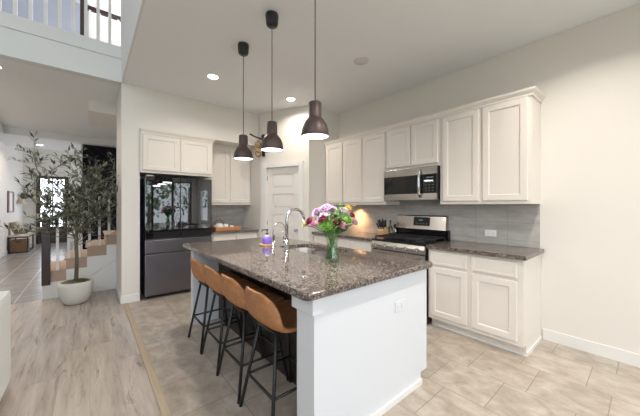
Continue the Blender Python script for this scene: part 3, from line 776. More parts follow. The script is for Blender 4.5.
# faucets
def arc_pts(x0, y0, z0, dx, dy, reach, hz, drop, n=14):
    pts = [(x0, y0, z0), (x0, y0, hz - reach / 2)]
    for k in range(1, n + 1):
        a = PI - PI * k / n
        u = reach / 2 + reach / 2 * math.cos(a); pts.append((x0 + dx * u, y0 + dy * u, hz - reach / 2 + reach / 2 * math.sin(a)))
    pts.append((x0 + dx * reach, y0 + dy * reach, hz - reach / 2 - drop)); return pts
ft = thing('faucet', 'tall chrome gooseneck faucet beside the sink', 'faucet', (1.46, 2.25, 0.916))
bm = bm_new(); lathe(bm, [(0.0, 0.916), (0.030, 0.916), (0.030, 0.922), (0.021, 0.926), (0.021, 1.02), (0.0, 1.022)], 1.46, 2.25, 20); obj('base', bm, 'chrome', ft)
bm = bm_new(); tube(bm, arc_pts(1.46, 2.25, 1.01, 1, 0, 0.205, 1.318, 0.0), 0.0145, 12); sp = obj('spout', bm, 'chrome', ft)
bm = bm_new(); tube(bm, [(1.665, 2.25, 1.216), (1.665, 2.25, 1.14)], [0.016, 0.018], 12); obj('spray_head', bm, 'chrome', sp)
bm = bm_new(); tube(bm, [(1.46, 2.265, 1.0), (1.46, 2.30, 1.0)], 0.014, 10); tube(bm, [(1.46, 2.295, 1.0), (1.44, 2.30, 1.10)], [0.007, 0.005], 8); obj('handle', bm, 'chrome', ft)
ff = thing('faucet', 'small thin chrome filtered water tap left of the main faucet', 'faucet', (1.455, 2.50, 0.916))
bm = bm_new(); lathe(bm, [(0.0, 0.916), (0.024, 0.916), (0.024, 0.922), (0.014, 0.925), (0.014, 0.97), (0.0, 0.972)], 1.455, 2.50, 16); obj('base', bm, 'chrome', ff)
bm = bm_new(); tube(bm, arc_pts(1.455, 2.50, 0.96, 0.95, -0.3, 0.13, 1.175, 0.02), 0.006, 8); obj('spout', bm, 'chrome', ff)
bm = bm_new(); tube(bm, [(1.455, 2.515, 0.955), (1.455, 2.55, 0.96)], 0.005, 6); obj('handle', bm, 'chrome', ff)

# soap set
bm = bm_new(); box(bm, (1.43, 2.63, 0.9165), (1.57, 2.77, 0.934), 0.004); tag(obj('tray', bm, 'beech'), 'small pale wooden tray under the purple soap bottle', 'tray')
sb = thing('soap_bottle', 'purple soap bottle with black pump on the island', 'bottle', (1.495, 2.70, 0.934))
bm = bm_new(); lathe(bm, [(0.0, 0.9345), (0.046, 0.9345), (0.049, 0.94), (0.049, 0.995), (0.045, 1.008), (0.02, 1.02), (0.018, 1.03), (0, 1.03)], 1.495, 2.70, 24); obj('bottle_body', bm, 'purple', sb)
bm = bm_new(); lathe(bm, [(0.030, 1.013), (0.027, 1.016), (0.021, 1.021), (0.0205, 1.035), (0.0, 1.036)], 1.495, 2.70, 24); obj('bottle_shoulder', bm, 'white_plastic', sb)
bm = bm_new(); lathe(bm, [(0.019, 1.036), (0.019, 1.052), (0.006, 1.055), (0.006, 1.08), (0.013, 1.082), (0.013, 1.096), (0, 1.097)], 1.495, 2.70, 16); tube(bm, [(1.495, 2.70, 1.09), (1.45, 2.72, 1.088), (1.445, 2.722, 1.07)], 0.006, 8); obj('pump', bm, 'black', sb)
sb2 = thing('dish_brush', 'small black handled dish brush beside the purple soap bottle', 'brush', (1.55, 2.65, 0.934))
bm = bm_new(); ball(bm, (1.55, 2.648, 0.955), 0.016, 1, 1, 1.2, 12, 8); obj('brush_head', bm, 'white_plastic', sb2)
bm = bm_new(); tube(bm, [(1.55, 2.648, 0.97), (1.555, 2.655, 1.01), (1.565, 2.66, 1.03)], [0.010, 0.008, 0.007], 8); obj('handle', bm, 'black', sb2)

# outlets
def outlet(name_label, mtx, pm='white_plastic'):
    o = thing('wall_outlet', name_label, 'outlet', mtx.translation); ORG[o.name] = Vector(mtx.translation)
    bm = bm_new(); box(bm, (-0.058, -0.006, -0.036), (0.058, -0.0005, 0.036), 0.002, mtx); pl = obj('cover_plate', bm, pm, o)
    for s in (-1, 1):
        bm = bm_new(); box(bm, (s * 0.024 - 0.015, -0.0085, -0.016), (s * 0.024 + 0.015, -0.0055, 0.016), 0.001, mtx); sk_ = obj('receptacle', bm, 'ceramic' if pm == 'white_plastic' else pm, pl)
outlet('white horizontal double outlet on the backsplash right of the range', Matrix.Translation((XR - 0.010, 1.168, 1.04)) @ MX_X)
outlet('white outlet set into the white end panel of the island', Matrix.Translation((1.66, IY0, 0.655)), 'island')

# ------------------------------------------------------------------ stools
def make_stool():
    t = thing('bar_stool', '', 'stool', (0.98, 0, 0)); ORG[t.name] = Vector((0, 0, 0))
    prof = [(0.205, 0.600, 0.13), (0.195, 0.622, 0.165), (0.14, 0.628, 0.19), (0.06, 0.612, 0.205), (-0.02, 0.598, 0.214), (-0.09, 0.598, 0.218), (-0.145, 0.617, 0.220), (-0.175, 0.655, 0.218),
            (-0.188, 0.70, 0.210), (-0.196, 0.745, 0.196), (-0.202, 0.785, 0.170), (-0.207, 0.815, 0.130), (-0.209, 0.832, 0.075)]
    P = [Vector((x, 0, z)) for x, z, _ in prof]; nP = len(P); mV = 10
    bm = bm_new(); rows = []
    for i, p in enumerate(P):
        d = (P[min(i + 1, nP - 1)] - P[max(i - 1, 0)]).normalized(); nn = Vector((d.z, 0, -d.x))
        if i < 6 and nn.z < 0: nn = -nn
        if i >= 6 and nn.x < 0: nn = -nn
        wv = prof[i][2]; row = []
        curl = [0.0, 0.0, 0.004, 0.008, 0.014, 0.024, 0.036, 0.046, 0.052, 0.05, 0.04, 0.024, 0.01][i]
        for k in range(mV + 1):
            v = -1 + 2 * k / mV
            q = p + nn * (curl * abs(v) ** 2.4); q.y = wv * math.sin(v * PI / 2 * 0.92) / math.sin(PI / 2 * 0.92)
            row.append(bm.verts.new(q))
        rows.append(row)
    for a, b in zip(rows, rows[1:]):
        for k in range(mV): f = bm.faces.new((a[k], a[k + 1], b[k + 1], b[k])); f.smooth = True
    o = obj('seat_shell', bm, 'leather', t)
    s = o.modifiers.new('solid', 'SOLIDIFY'); s.thickness = 0.026; s.offset = 0
    ss = o.modifiers.new('sub', 'SUBSURF'); ss.levels = 2; ss.render_levels = 2
    corners = [(-1, -1), (-1, 1), (1, -1), (1, 1)]
    top = 0.585
    def at(sx, sy, z):
        f = (top - z) / top; return (sx * (0.105 + 0.095 * f), sy * (0.105 + 0.10 * f), z)
    for sx, sy in corners:
        bm = bm_new(); tube(bm, [at(sx, sy, 0.0), at(sx, sy, top)], 0.0115, 8); obj('leg', bm, 'black', t)
    zf = 0.225
    bm = bm_new(); cs = [at(-1, -1, zf), at(1, -1, zf), at(1, 1, zf), at(-1, 1, zf)]
    for a, b in zip(cs, cs[1:] + cs[:1]): tube(bm, [a, b], 0.009, 8)
    obj('footrest', bm, 'black', t)
    bm = bm_new(); box(bm, (-0.13, -0.12, 0.572), (0.13, 0.12, 0.588), 0.004); obj('seat_bracket', bm, 'black', t)
    return t
stool = make_stool()
labs = ['cognac leather bar stool farthest along the island, next to the refrigerator', 'cognac leather bar stool second from the refrigerator end of the island', 'cognac leather bar stool third from the refrigerator, second nearest the viewer', 'cognac leather bar stool nearest the viewer at the island']
for i, y in enumerate((2.84, 2.415, 2.005, 1.565)):
    if i == 0: stool.location = (0.98, y, 0); stool['label'] = labs[0]; stool['group'] = 'bar stools along the island'
    else: dup(stool, (0.98, y, 0), labs[i], 'bar stools along the island')

# ------------------------------------------------------------------ pendants
def make_pendant():
    t = thing('pendant_lamp', '', 'lamp', (0, 0, 0))
    bm = bm_new(); lathe(bm, [(0.0, 3.049), (0.056, 3.049), (0.058, 3.03), (0.052, 2.965), (0.046, 2.948), (0.0, 2.945)], 0, 0, 28); obj('ceiling_canopy', bm, 'blackplastic', t)
    bm = bm_new(); tube(bm, [(0, 0, 2.95), (0, 0, 2.09)], 0.0038, 8); obj('cord', bm, 'bronze', t)
    bm = bm_new()
    pr = [(0.0, 2.094), (0.040, 2.094), (0.046, 2.088), (0.046, 1.990), (0.048, 1.982), (0.066, 1.962), (0.083, 1.935), (0.094, 1.903), (0.099, 1.870), (0.100, 1.848), (0.098, 1.845), (0.097, 1.848), (0.095, 1.87), (0.088, 1.905), (0.07, 1.94), (0.04, 1.965), (0, 1.97)]
    lathe(bm, pr, 0, 0, 40); sh = obj('lamp_shade', bm, 'bronze', t)
    bm = bm_new(); lathe(bm, [(0, 1.8505), (0.0955, 1.8495), (0.0955, 1.8530), (0, 1.8540)], 0, 0, 40); obj('diffuser', bm, 'pend_glow', sh)
    return t
pd = make_pendant()
for i, (y, lb) in enumerate(((2.745, 'bronze dome pendant lamp nearest the refrigerator, leftmost of three'), (2.15, 'bronze dome pendant lamp in the middle of the island'), (1.54, 'bronze dome pendant lamp nearest the viewer, above the flower vase'))):
    if i == 0: pd.location = (1.24, y, 0); pd['label'] = lb; pd['group'] = 'pendant lamps over the island'
    else: dup(pd, (1.24, y, 0), lb, 'pendant lamps over the island')
for y in (2.745, 2.15, 1.54):
    area('pendant_light', (1.24, y, 1.84), (0, 0, 0), 0.17, 0.17, 3.0, (1, 0.95, 0.9), shape='DISK')

# ------------------------------------------------------------------ ceiling downlights
def make_can():
    t = thing('recessed_light', '', 'ceiling light', (0, 0, H))
    ORG[t.name] = Vector((0, 0, 0))
    bm = bm_new(); lathe(bm, [(0.063, -0.0), (0.064, -0.007), (0.083, -0.006), (0.087, -0.0)], 0, 0, 28); obj('trim_ring', bm, 'white_plastic', t)
    bm = bm_new(); lathe(bm, [(0.0, -0.005), (0.062, -0.005), (0.062, -0.001), (0, -0.001)], 0, 0, 28); obj('lens', bm, 'can_glow', t)
    return t
cans = [((1.24, 3.68, H), 'lit recessed ceiling light in front of the refrigerator'), ((2.45, 3.66, H), 'lit recessed ceiling light near the pantry door'),
        ((-0.90, 5.10, H), 'lit recessed light in the ceiling under the balcony'), ((-1.07, 10.85, H), 'small lit recessed light in the foyer ceiling near the front door')]
cn = make_can()
for i, (p, lb) in enumerate(cans):
    if i == 0: cn.location = p; cn['label'] = lb; cn['group'] = 'recessed ceiling lights'
    else: dup(cn, p, lb, 'recessed ceiling lights')
    area('can_and_fill_light', (p[0], p[1], p[2] - 0.012), (0, 0, 0), 0.1, 0.1, 5.5, (1, 0.90, 0.80), shape='DISK', spread=2.6)
# unseen fill lights added to brighten the kitchen and foyer, without fixtures
for p in ((2.6, 0.3, H), (1.3, 0.3, H), (2.6, -1.8, H), (1.3, 8.9, H + 0.17), (-1.2, 8.6, H + 0.17), (-1.3, 6.6, H)):
    area('can_and_fill_light', (p[0], p[1], p[2] - 0.012), (0, 0, 0), 0.1, 0.1, 9, (1, 0.92, 0.83), shape='DISK', spread=2.4)
area('hall_lamp', (0.6, 6.3, 5.9), (0, 0, 0), 0.3, 0.3, 5, (1, 0.80, 0.60), shape='DISK')
sk2 = thing('ceiling_speaker', 'round white ceiling speaker over the range side, unlit', 'speaker', (2.44, 2.17, H))
bm = bm_new(); M['speaker'] = mat('speaker_grille', (0.68, 0.67, 0.66), 0.7)
lathe(bm, [(0.0, H - 0.010), (0.075, H - 0.010), (0.085, H - 0.006), (0.088, H - 0.0005)], 2.44, 2.17, 32); obj('grille', bm, 'speaker', sk2)
# warm puck light under the wall cabinets
pk = thing('puck_light', 'small warm light under the wall cabinet behind the flowers', 'light', (3.36, 3.15, 1.35))
bm = bm_new(); lathe(bm, [(0.0, 1.356), (0.030, 1.356), (0.034, 1.3695), (0.0, 1.3695)], 3.36, 3.15, 20); obj('housing', bm, 'white_plastic', pk)
bm = bm_new(); lathe(bm, [(0.0, 1.353), (0.024, 1.353), (0.024, 1.3555), (0.0, 1.3555)], 3.36, 3.15, 20); obj('lens', bm, 'puck_glow', pk)
area('puck_lamp', (3.36, 3.15, 1.35), (0, -0.45, 0), 0.06, 0.06, 1.6, (1, 0.55, 0.22), shape='DISK', spread=1.7)

# ------------------------------------------------------------------ knife block, bottles
kb = thing('knife_block', 'pale wooden knife block full of black handled knives beside the range', 'knife block', (3.22, 2.445, 0.917))
bm = bm_new(); prism_y(bm, [(3.16, 0.917), (3.15, 1.00), (3.20, 1.06), (3.27, 1.02), (3.29, 0.917)], 2.395, 2.495); obj('block', bm, 'beech', kb)
for i in range(3):
    for j in range(3):
        x = 3.165 + 0.03 * i; y = 2.412 + 0.033 * j; z = 1.02 + 0.005 * i
        bm = bm_new(); tube(bm, [(x + 0.01, y, z), (x - 0.025, y + 0.022 * (j - 1), z + 0.085 + 0.02 * i + 0.012 * ((i + j) % 2))], [0.009, 0.013], 8); obj('knife_handle', bm, 'black', kb)
ob = thing('oil_bottle', 'green glass olive oil bottle between knife block and range', 'bottle', (3.345, 2.413, 0.917))
bm = bm_new(); lathe(bm, [(0.0, 0.918), (0.032, 0.918), (0.033, 0.93), (0.033, 1.03), (0.02, 1.06), (0.012, 1.08), (0.012, 1.12), (0, 1.12)], 3.345, 2.413, 20); obj('bottle_body', bm, 'greenglass', ob)
bm = bm_new(); lathe(bm, [(0.0, 1.121), (0.013, 1.121), (0.013, 1.145), (0, 1.147)], 3.345, 2.413, 12); obj('cap', bm, 'black', ob)
pg = thing('pepper_grinder', 'slim steel pepper mill with black top beside the range backguard', 'grinder', (3.42, 2.42, 0.917))
bm = bm_new(); lathe(bm, [(0.0, 0.918), (0.026, 0.918), (0.026, 1.03), (0, 1.03)], 3.455, 2.405, 20); obj('grinder_body', bm, 'steel', pg)
bm = bm_new(); lathe(bm, [(0.027, 1.03), (0.027, 1.07), (0.02, 1.085), (0, 1.087)], 3.455, 2.405, 20); obj('grinder_top', bm, 'black', pg)

# ------------------------------------------------------------------ nook tray with tea things
ty = thing('serving_tray', 'orange brown woven tray on the nook counter', 'tray', (1.85, 4.86, 0.917))
bm = bm_new(); x0, x1, y0, y1 = 1.64, 2.08, 4.72, 4.98
box(bm, (x0, y0, 0.9175), (x1, y1, 0.927)); 
for lo, hi in (((x0, y0, 0.9175), (x1, y0 + 0.014, 0.985)), ((x0, y1 - 0.014, 0.9175), (x1, y1, 0.985)), ((x0, y0 + 0.014, 0.9175), (x0 + 0.014, y1 - 0.014, 0.985)), ((x1 - 0.014, y0 + 0.014, 0.9175), (x1, y1 - 0.014, 0.985))): box(bm, lo, hi, 0.004)
obj('tray_body', bm, 'wicker', ty)
tp = thing('teapot', 'squat beige teapot with brown arched handle on the woven tray', 'teapot', (1.74, 4.86, 0.927))
bm = bm_new(); lathe(bm, [(0.0, 0.928), (0.05, 0.928), (0.065, 0.95), (0.070, 0.99), (0.060, 1.03), (0.03, 1.045), (0.0, 1.048)], 1.745, 4.86, 24); obj('pot_body', bm, M['ceramic'], tp)
bm = bm_new(); tube(bm, [(1.745 + 0.075 * math.cos(a), 4.86, 1.03 + 0.075 * math.sin(a)) for a in [PI * k / 12 for k in range(13)]], 0.007, 8); obj('handle', bm, 'basket', tp)
bm = bm_new(); tube(bm, [(1.685, 4.86, 0.97), (1.655, 4.86, 1.02)], [0.012, 0.007], 8); obj('spout', bm, 'ceramic', tp)
for i, (x, r_, h_, lb) in enumerate(((1.86, 0.04, 0.10, 'white mug in the middle of the woven tray'), (1.97, 0.030, 0.07, 'small white cup at the right end of the woven tray'))):
    cp_ = thing('mug' if i == 0 else 'cup', lb, 'cup', (x, 4.85, 0.927))
    bm = bm_new(); lathe(bm, [(0.0, 0.928), (r_ * 0.85, 0.928), (r_, 0.94), (r_, 0.928 + h_), (r_ - 0.004, 0.928 + h_), (r_ - 0.005, 0.94), (0, 0.938)], x, 4.85, 24); obj('cup_body', bm, 'ceramic', cp_)
    bm = bm_new(); tube(bm, [(x + r_ - 0.002 + 0.022 * math.sin(a), 4.85, 0.928 + h_ * 0.55 + 0.022 * math.cos(a)) for a in [PI * k / 8 for k in range(9)]], 0.004, 6); obj('handle', bm, 'ceramic', cp_)

# ornament above the pantry door
orn = thing('wall_ornament', 'black iron and brass wall ornament high beside the pantry door frame', 'ornament', MD @ Vector((0.06, -0.03, 2.4))); ORG[orn.name] = MD @ Vector((0.06, -0.03, 2.4))
bm = bm_new()
tube(bm, [MD @ Vector((0.09, -0.03, 2.25)), MD @ Vector((0.09, -0.03, 2.60))], 0.03, 8); tube(bm, [MD @ Vector((0.08, -0.04, 2.55)), MD @ Vector((-0.03, -0.14, 2.60)), MD @ Vector((-0.08, -0.20, 2.635))], 0.014, 8); ball(bm, MD @ Vector((0.09, -0.03, 2.61)), 0.04)
tube(bm, [MD @ Vector((0.09, -0.001, 2.5)), MD @ Vector((0.09, -0.03, 2.5))], 0.02, 8)
obj('bracket', bm, 'black', orn)
M['brass'] = mat('aged_brass', (0.45, 0.27, 0.08), 0.4, 0.7)
for k, zz in enumerate((2.47, 2.38, 2.30)):
    bm = bm_new(); c = MD @ Vector((0.0, -0.07, zz)); tube(bm, [(c.x + 0.062 * math.cos(a) * 0.8, c.y + 0.045 * math.cos(a) * 0.1, c.z + 0.055 * math.sin(a)) for a in [2 * PI * q / 16 for q in range(17)]], 0.014, 6, False); obj('brass_ring', bm, 'brass', orn)

# ------------------------------------------------------------------ vase of flowers
VX, VY = 1.47, 1.61
vs_ = thing('vase', 'clear flared glass vase holding the bouquet on the island', 'vase', (VX, VY, 0.916))
bm = bm_new()
pv = [(0.0, 0.917), (0.056, 0.917), (0.059, 0.925), (0.056, 0.95), (0.046, 0.995), (0.042, 1.03), (0.047, 1.08), (0.058, 1.125), (0.064, 1.145), (0.061, 1.145), (0.055, 1.12), (0.044, 1.08), (0.039, 1.03), (0.043, 0.995), (0.052, 0.95), (0.054, 0.932), (0.0, 0.930)]
lathe(bm, pv, VX, VY, 32); obj('vase_glass', bm, 'vase', vs_)
M['water'] = glass('water', (0.85, 0.93, 0.82), 0.03)
bm = bm_new(); lathe(bm, [(0.0, 0.931), (0.051, 0.933), (0.050, 0.95), (0.042, 0.995), (0.038, 1.03), (0.0405, 1.06), (0, 1.06)], VX, VY, 24); obj('water', bm, 'water', vs_)
pal = {'lav': ((0.62, 0.38, 0.62), (0.80, 0.62, 0.78)), 'crim': ((0.12, 0.005, 0.02), (0.33, 0.02, 0.07)), 'pink': ((0.62, 0.25, 0.38), (0.80, 0.48, 0.58)), 'yel': ((0.80, 0.62, 0.12), (0.88, 0.76, 0.35)), 'gre': ((0.09, 0.25, 0.025), (0.22, 0.42, 0.07)), 'whi': ((0.72, 0.66, 0.66), (0.85, 0.80, 0.76))}
for k_, (a, b) in pal.items(): M['petal_' + k_] = make_leaf('petal_' + k_, a, b)
SN, CS = math.sin(ang), math.cos(ang)
def bloom_mesh(r, kind):
    bm = bm_new()
    nl = 5 if kind != 'crim' else 4
    for l in range(nl):
        npet = (18 if kind != 'lily' else 8) - l * 2; tilt = 0.15 + 0.30 * l; rl = r * (1 - 0.14 * l)
        for k in range(npet):
            a = 2 * PI * (k + 0.5 * (l % 2)) / npet + random.uniform(-0.1, 0.1); w_ = rl * (0.19 if kind != 'gre' else 0.10)
            d = Vector((math.cos(a) * math.cos(tilt), math.sin(a) * math.cos(tilt), math.sin(tilt))); s = Vector((-math.sin(a), math.cos(a), 0))
            b0 = Vector((0, 0, r * 0.05 * l)); up = Vector((0, 0, 1))
            q = [b0 - s * w_ * 0.3, b0 + s * w_ * 0.3, b0 + d * rl * 0.65 + s * w_, b0 + d * rl + up * rl * 0.06 + s * w_ * 0.35, b0 + d * rl + up * rl * 0.06 - s * w_ * 0.35, b0 + d * rl * 0.65 - s * w_]
            f = bm.faces.new([bm.verts.new(x) for x in q])
    ball(bm, (0, 0, r * 0.1), r * 0.55, 1, 1, 0.75, 10, 6)
    return bm
flowers = [ # u,v in the bouquet expressed as sideways offset / height (m), depth, radius, kind, label
 (-0.175, 1.225, 0.00, 0.036, 'crim', 'carnation', 'dark crimson carnation at the far left of the bouquet'),
 (-0.112, 1.292, 0.03, 0.048, 'lav', 'chrysanthemum', 'large lavender mum at the upper left of the bouquet'),
 (-0.068, 1.262, -0.03, 0.042, 'lav', 'chrysanthemum', 'lavender mum between crimson blooms at centre left'),
 (-0.045, 1.325, 0.02, 0.046, 'lav', 'chrysanthemum', 'pale lavender mum at the top left of centre'),
 (0.000, 1.310, 0.05, 0.044, 'lav', 'chrysanthemum', 'lavender mum at the top centre of the bouquet'),
 (-0.135, 1.208, -0.03, 0.034, 'pink', 'rose', 'pink rose beside the far left crimson carnation'),
 (-0.070, 1.240, -0.07, 0.036, 'crim', 'carnation', 'crimson carnation just above the green ball flower'),
 (0.030, 1.225, -0.07, 0.034, 'crim', 'carnation', 'crimson carnation at the front centre of the bouquet'),
 (-0.045, 1.200, -0.09, 0.052, 'gre', 'button_mum', 'bright green spider mum at the front left of the bouquet'),
 (0.075, 1.198, -0.06, 0.032, 'pink', 'rose', 'pale pink rose at the lower right front'),
 (0.092, 1.298, 0.04, 0.048, 'whi', 'chrysanthemum', 'white mum at the upper right of the bouquet'),
 (0.130, 1.325, 0.08, 0.040, 'yel', 'lily', 'yellow bloom at the top right, behind the white mum'),
 (-0.213, 1.200, 0.03, 0.030, 'yel', 'lily', 'pale yellow bloom at the far left edge'),
 (0.155, 1.272, 0.00, 0.028, 'crim', 'carnation', 'small crimson carnation at the right edge'),
 (0.175, 1.215, 0.03, 0.036, 'pink', 'rose', 'pink rose at the far right edge of the bouquet'),
 (0.110, 1.240, -0.02, 0.048, 'gre', 'button_mum', 'green spider mum on the right side of the bouquet'),
]
for (sx, z, dp, r_, kind, nm, lb) in flowers:
    px = VX + CS * sx + SN * dp; py = VY - SN * sx + CS * dp
    hd = Vector((px, py, z))
    t = thing(nm, lb, 'flower', (px, py, z), 0, 'flowers in the glass vase'); ORG[t.name] = Vector((0, 0, 0))
    bm = bloom_mesh(r_ * 1.22, kind)
    out = Vector((px - VX, py - VY, 0.16)); out += Vector((-SN, -CS, 0)) * 0.08
    q = Vector((0, 0, 1)).rotation_difference(out.normalized()).to_matrix().to_4x4(); bmesh.ops.transform(bm, matrix=q, verts=bm.verts)
    obj('bloom', bm, 'petal_' + kind, t)
    bm = bm_new(); n1 = Vector((VX + (px - VX) * 0.16, VY + (py - VY) * 0.16, 1.12)); n0 = Vector((VX - (px - VX) * 0.12, VY - (py - VY) * 0.12, 0.94))
    tube(bm, [n0 - hd, n1 - hd, (n1 + (hd - n1) * 0.6) - hd + Vector((0, 0, 0.01)), Vector((0, 0, -0.005))], 0.0035, 5); obj('stem', bm, 'leaf_g', t)
def leaf(bm, p, d, ln, wd, up=Vector((0, 0, 1))):
    d = d.normalized(); s = d.cross(up)
    s = s.normalized() if s.length > 1e-3 else Vector((1, 0, 0)); nrm = s.cross(d)
    a = bm.verts.new(p); b = bm.verts.new(p + d * ln * 0.45 + s * wd + nrm * wd * 0.3); c = bm.verts.new(p + d * ln - nrm * ln * 0.08); e = bm.verts.new(p + d * ln * 0.45 - s * wd + nrm * wd * 0.3); m_ = bm.verts.new(p + d * ln * 0.5)
    bm.faces.new((a, b, m_)); bm.faces.new((b, c, m_)); bm.faces.new((c, e, m_)); bm.faces.new((e, a, m_))
bm = bm_new()
for i in range(38):
    a = random.uniform(0, 2 * PI); sp = random.uniform(0.3, 1.0); topz = random.uniform(1.17, 1.30)
    end = Vector((VX + math.cos(a) * 0.15 * sp, VY + math.sin(a) * 0.15 * sp, topz))
    if i < 4: end = Vector((VX + CS * (0.03 + 0.02 * i), VY - SN * (0.03 + 0.02 * i), 1.33 + 0.012 * i))
    n1 = Vector((VX + math.cos(a) * 0.03, VY + math.sin(a) * 0.03, 1.12)); n0 = Vector((VX - math.cos(a) * 0.042, VY - math.sin(a) * 0.042, 0.937))
    tube(bm, [n0, n1, end], 0.0042, 5)
    for k in range(6):
        p = n1.lerp(end, 0.3 + 0.14 * k); dd = Vector((random.uniform(-1, 1), random.uniform(-1, 1), random.uniform(0.0, 0.9))); leaf(bm, p, dd, random.uniform(0.04, 0.065), 0.012)
tag(obj('bouquet_greenery', bm, 'leaf_g'), 'leafy green stems filling the glass vase among the flowers', 'greenery', kind='stuff')

# ------------------------------------------------------------------ potted olive tree
TX, TY = -0.15, 5.14
pt = thing('plant_pot', 'round white planter on the wood floor by the stairs', 'pot', (TX, TY, 0))
bm = bm_new(); lathe(bm, [(0.0, 0.0), (0.105, 0.0), (0.13, 0.018), (0.168, 0.09), (0.188, 0.17), (0.192, 0.25), (0.185, 0.30), (0.174, 0.305), (0.166, 0.29), (0.168, 0.25), (0.0, 0.25)], TX, TY, 40); obj('pot_body', bm, 'pot', pt)
bm = bm_new(); vs2 = ball(bm, (TX, TY, 0.280), 0.160, 1, 1, 0.22, 28, 14)
for v in vs2: v.co += Vector((0, 0, random.uniform(-0.008, 0.012)))
obj('moss', bm, 'moss', pt)
tr = thing('potted_tree', 'tall airy olive tree in the white planter beside the stairs', 'tree', (TX, TY, 0.3))
random.seed(11)
bmT = bm_new(); bmL = bm_new()
tube(bmT, [(TX, TY, 0.25), (TX + 0.01, TY, 0.6), (TX, TY, 0.85), (TX + 0.015, TY, 1.10)], [0.024, 0.021, 0.02, 0.017], 8)
def twig(p, d, ln, r, depth):
    pts = [p]; cur = p.copy(); dd = d.copy(); nseg = 5
    for k in range(nseg):
        dd = (dd + Vector((random.uniform(-.22, .22), random.uniform(-.22, .22), random.uniform(-.12, .18)))).normalized()
        cur = cur + dd * ln / nseg; pts.append(cur.copy())
    tube(bmT, pts, [r * (1 - 0.14 * k) for k in range(nseg + 1)], 5)
    if depth > 0:
        for k in range(2, nseg + 1):
            for q in range(1 if depth < 2 else 2):
                if random.random() < (0.55 if depth == 2 else 0.30):
                    s = Vector((random.uniform(-1, 1), random.uniform(-1, 1), random.uniform(-0.25, 0.75))).normalized()
                    twig(pts[k], (dd * 0.7 + s).normalized(), ln * random.uniform(0.4, 0.62), r * 0.55, depth - 1)
    if depth <= 1:
        for k in range(1, nseg + 1):
            for q in range(2):
                s = Vector((random.uniform(-1, 1), random.uniform(-1, 1), random.uniform(-0.6, 0.9)))
                leaf(bmL, pts[k], (dd + s * 0.9), random.uniform(0.075, 0.11), random.uniform(0.010, 0.0145), Vector((random.uniform(-.5, .5), random.uniform(-.5, .5), 1)).normalized())
for i in range(19):
    a = 2 * PI * i / 13 * 1.0 + random.uniform(-.3, .3); el = random.uniform(0.35, 1.35) if i % 3 else random.uniform(0.0, 0.5)
    z = 0.80 + 0.28 * (i / 19)
    twig(Vector((TX + 0.01, TY, z)), Vector((math.cos(a) * math.cos(el), math.sin(a) * math.cos(el), math.sin(el) + 0.1)).normalized(), 0.46 + 0.22 * math.sin(el), 0.0065, 2)
for i in range(6):
    a = 2 * PI * i / 6; twig(Vector((TX + 0.01, TY, 0.95 + 0.02 * i)), Vector((math.cos(a) * 0.3, math.sin(a) * 0.3, 1)).normalized(), 0.80, 0.009, 2)
# keep the crown clear of the wall and the stairs
for b_m in (bmT, bmL):
    for v in b_m.verts:
        if v.co.x > XP - 0.03: v.co.x = XP - 0.03 - (v.co.x - XP + 0.03) * 0.4
        if v.co.y > YF - 0.06: v.co.y = YF - 0.06 - (v.co.y - YF + 0.06) * 0.5
obj('trunk', bmT, 'trunk', tr); obj('foliage', bmL, 'leaf', tr)

# ------------------------------------------------------------------ foyer furniture
bn = thing('bench', 'dark framed entry bench with wicker basket end against the left wall', 'bench', (-1.58, 12.2, 0))
bx0, bx1, by0, by1, bh = -1.78, -1.38, 11.60, 12.60, 0.46
bm = bm_new()
for x in (bx0, bx1 - 0.03):
    for y in (by0, by1 - 0.03): box(bm, (x, y, 0), (x + 0.03, y + 0.03, bh))
for z in (0.0, bh - 0.03):
    for y in (by0, by1 - 0.03): box(bm, (bx0 + 0.03, y, z), (bx1 - 0.03, y + 0.03, z + 0.03))
    for x in (bx0, bx1 - 0.03): box(bm, (x, by0 + 0.03, z), (x + 0.03, by1 - 0.03, z + 0.03))
obj('frame', bm, 'black', bn)
pbox('seat', (bx0 + 0.01, by0 + 0.01, bh), (bx1 - 0.01, by1 - 0.01, bh + 0.03), 'linen', bn, 0.008)
bk_ = thing('basket', 'brown woven basket stored in the end of the entry bench', 'basket', (-1.58, 11.9, 0.03))
bm = bm_new(); box(bm, (bx0 + 0.04, by0 + 0.01, 0.035), (bx1 - 0.04, by0 + 0.55, 0.36), 0.012); obj('basket_body', bm, 'basket', bk_)
bm = bm_new(); tube(bm, [(bx0 + 0.15, by0 + 0.008, 0.31), (bx0 + 0.2, by0 + 0.002, 0.33), (bx0 + 0.25, by0 + 0.008, 0.31)], 0.012, 6); obj('handle', bm, 'black', bk_)
cu = thing('cushion', 'beige cushion leaning on the entry bench', 'cushion', (-1.66, 11.95, 0.49))
bm = bm_new(); v = ball(bm, (0, 0, 0), 0.25, 0.30, 0.9, 0.9, 20, 14)
for q in v:
    for i, lim in ((1, 0.19), (2, 0.19)): q.co[i] = max(-lim, min(lim, q.co[i] * 1.25))
bmesh.ops.transform(bm, matrix=Matrix.Translation((-1.66, 11.95, 0.705)) @ Matrix.Rotation(-0.25, 4, 'Y') @ Matrix.Rotation(0.5, 4, 'Z'), verts=bm.verts)
obj('cushion_body', bm, 'linen', cu)
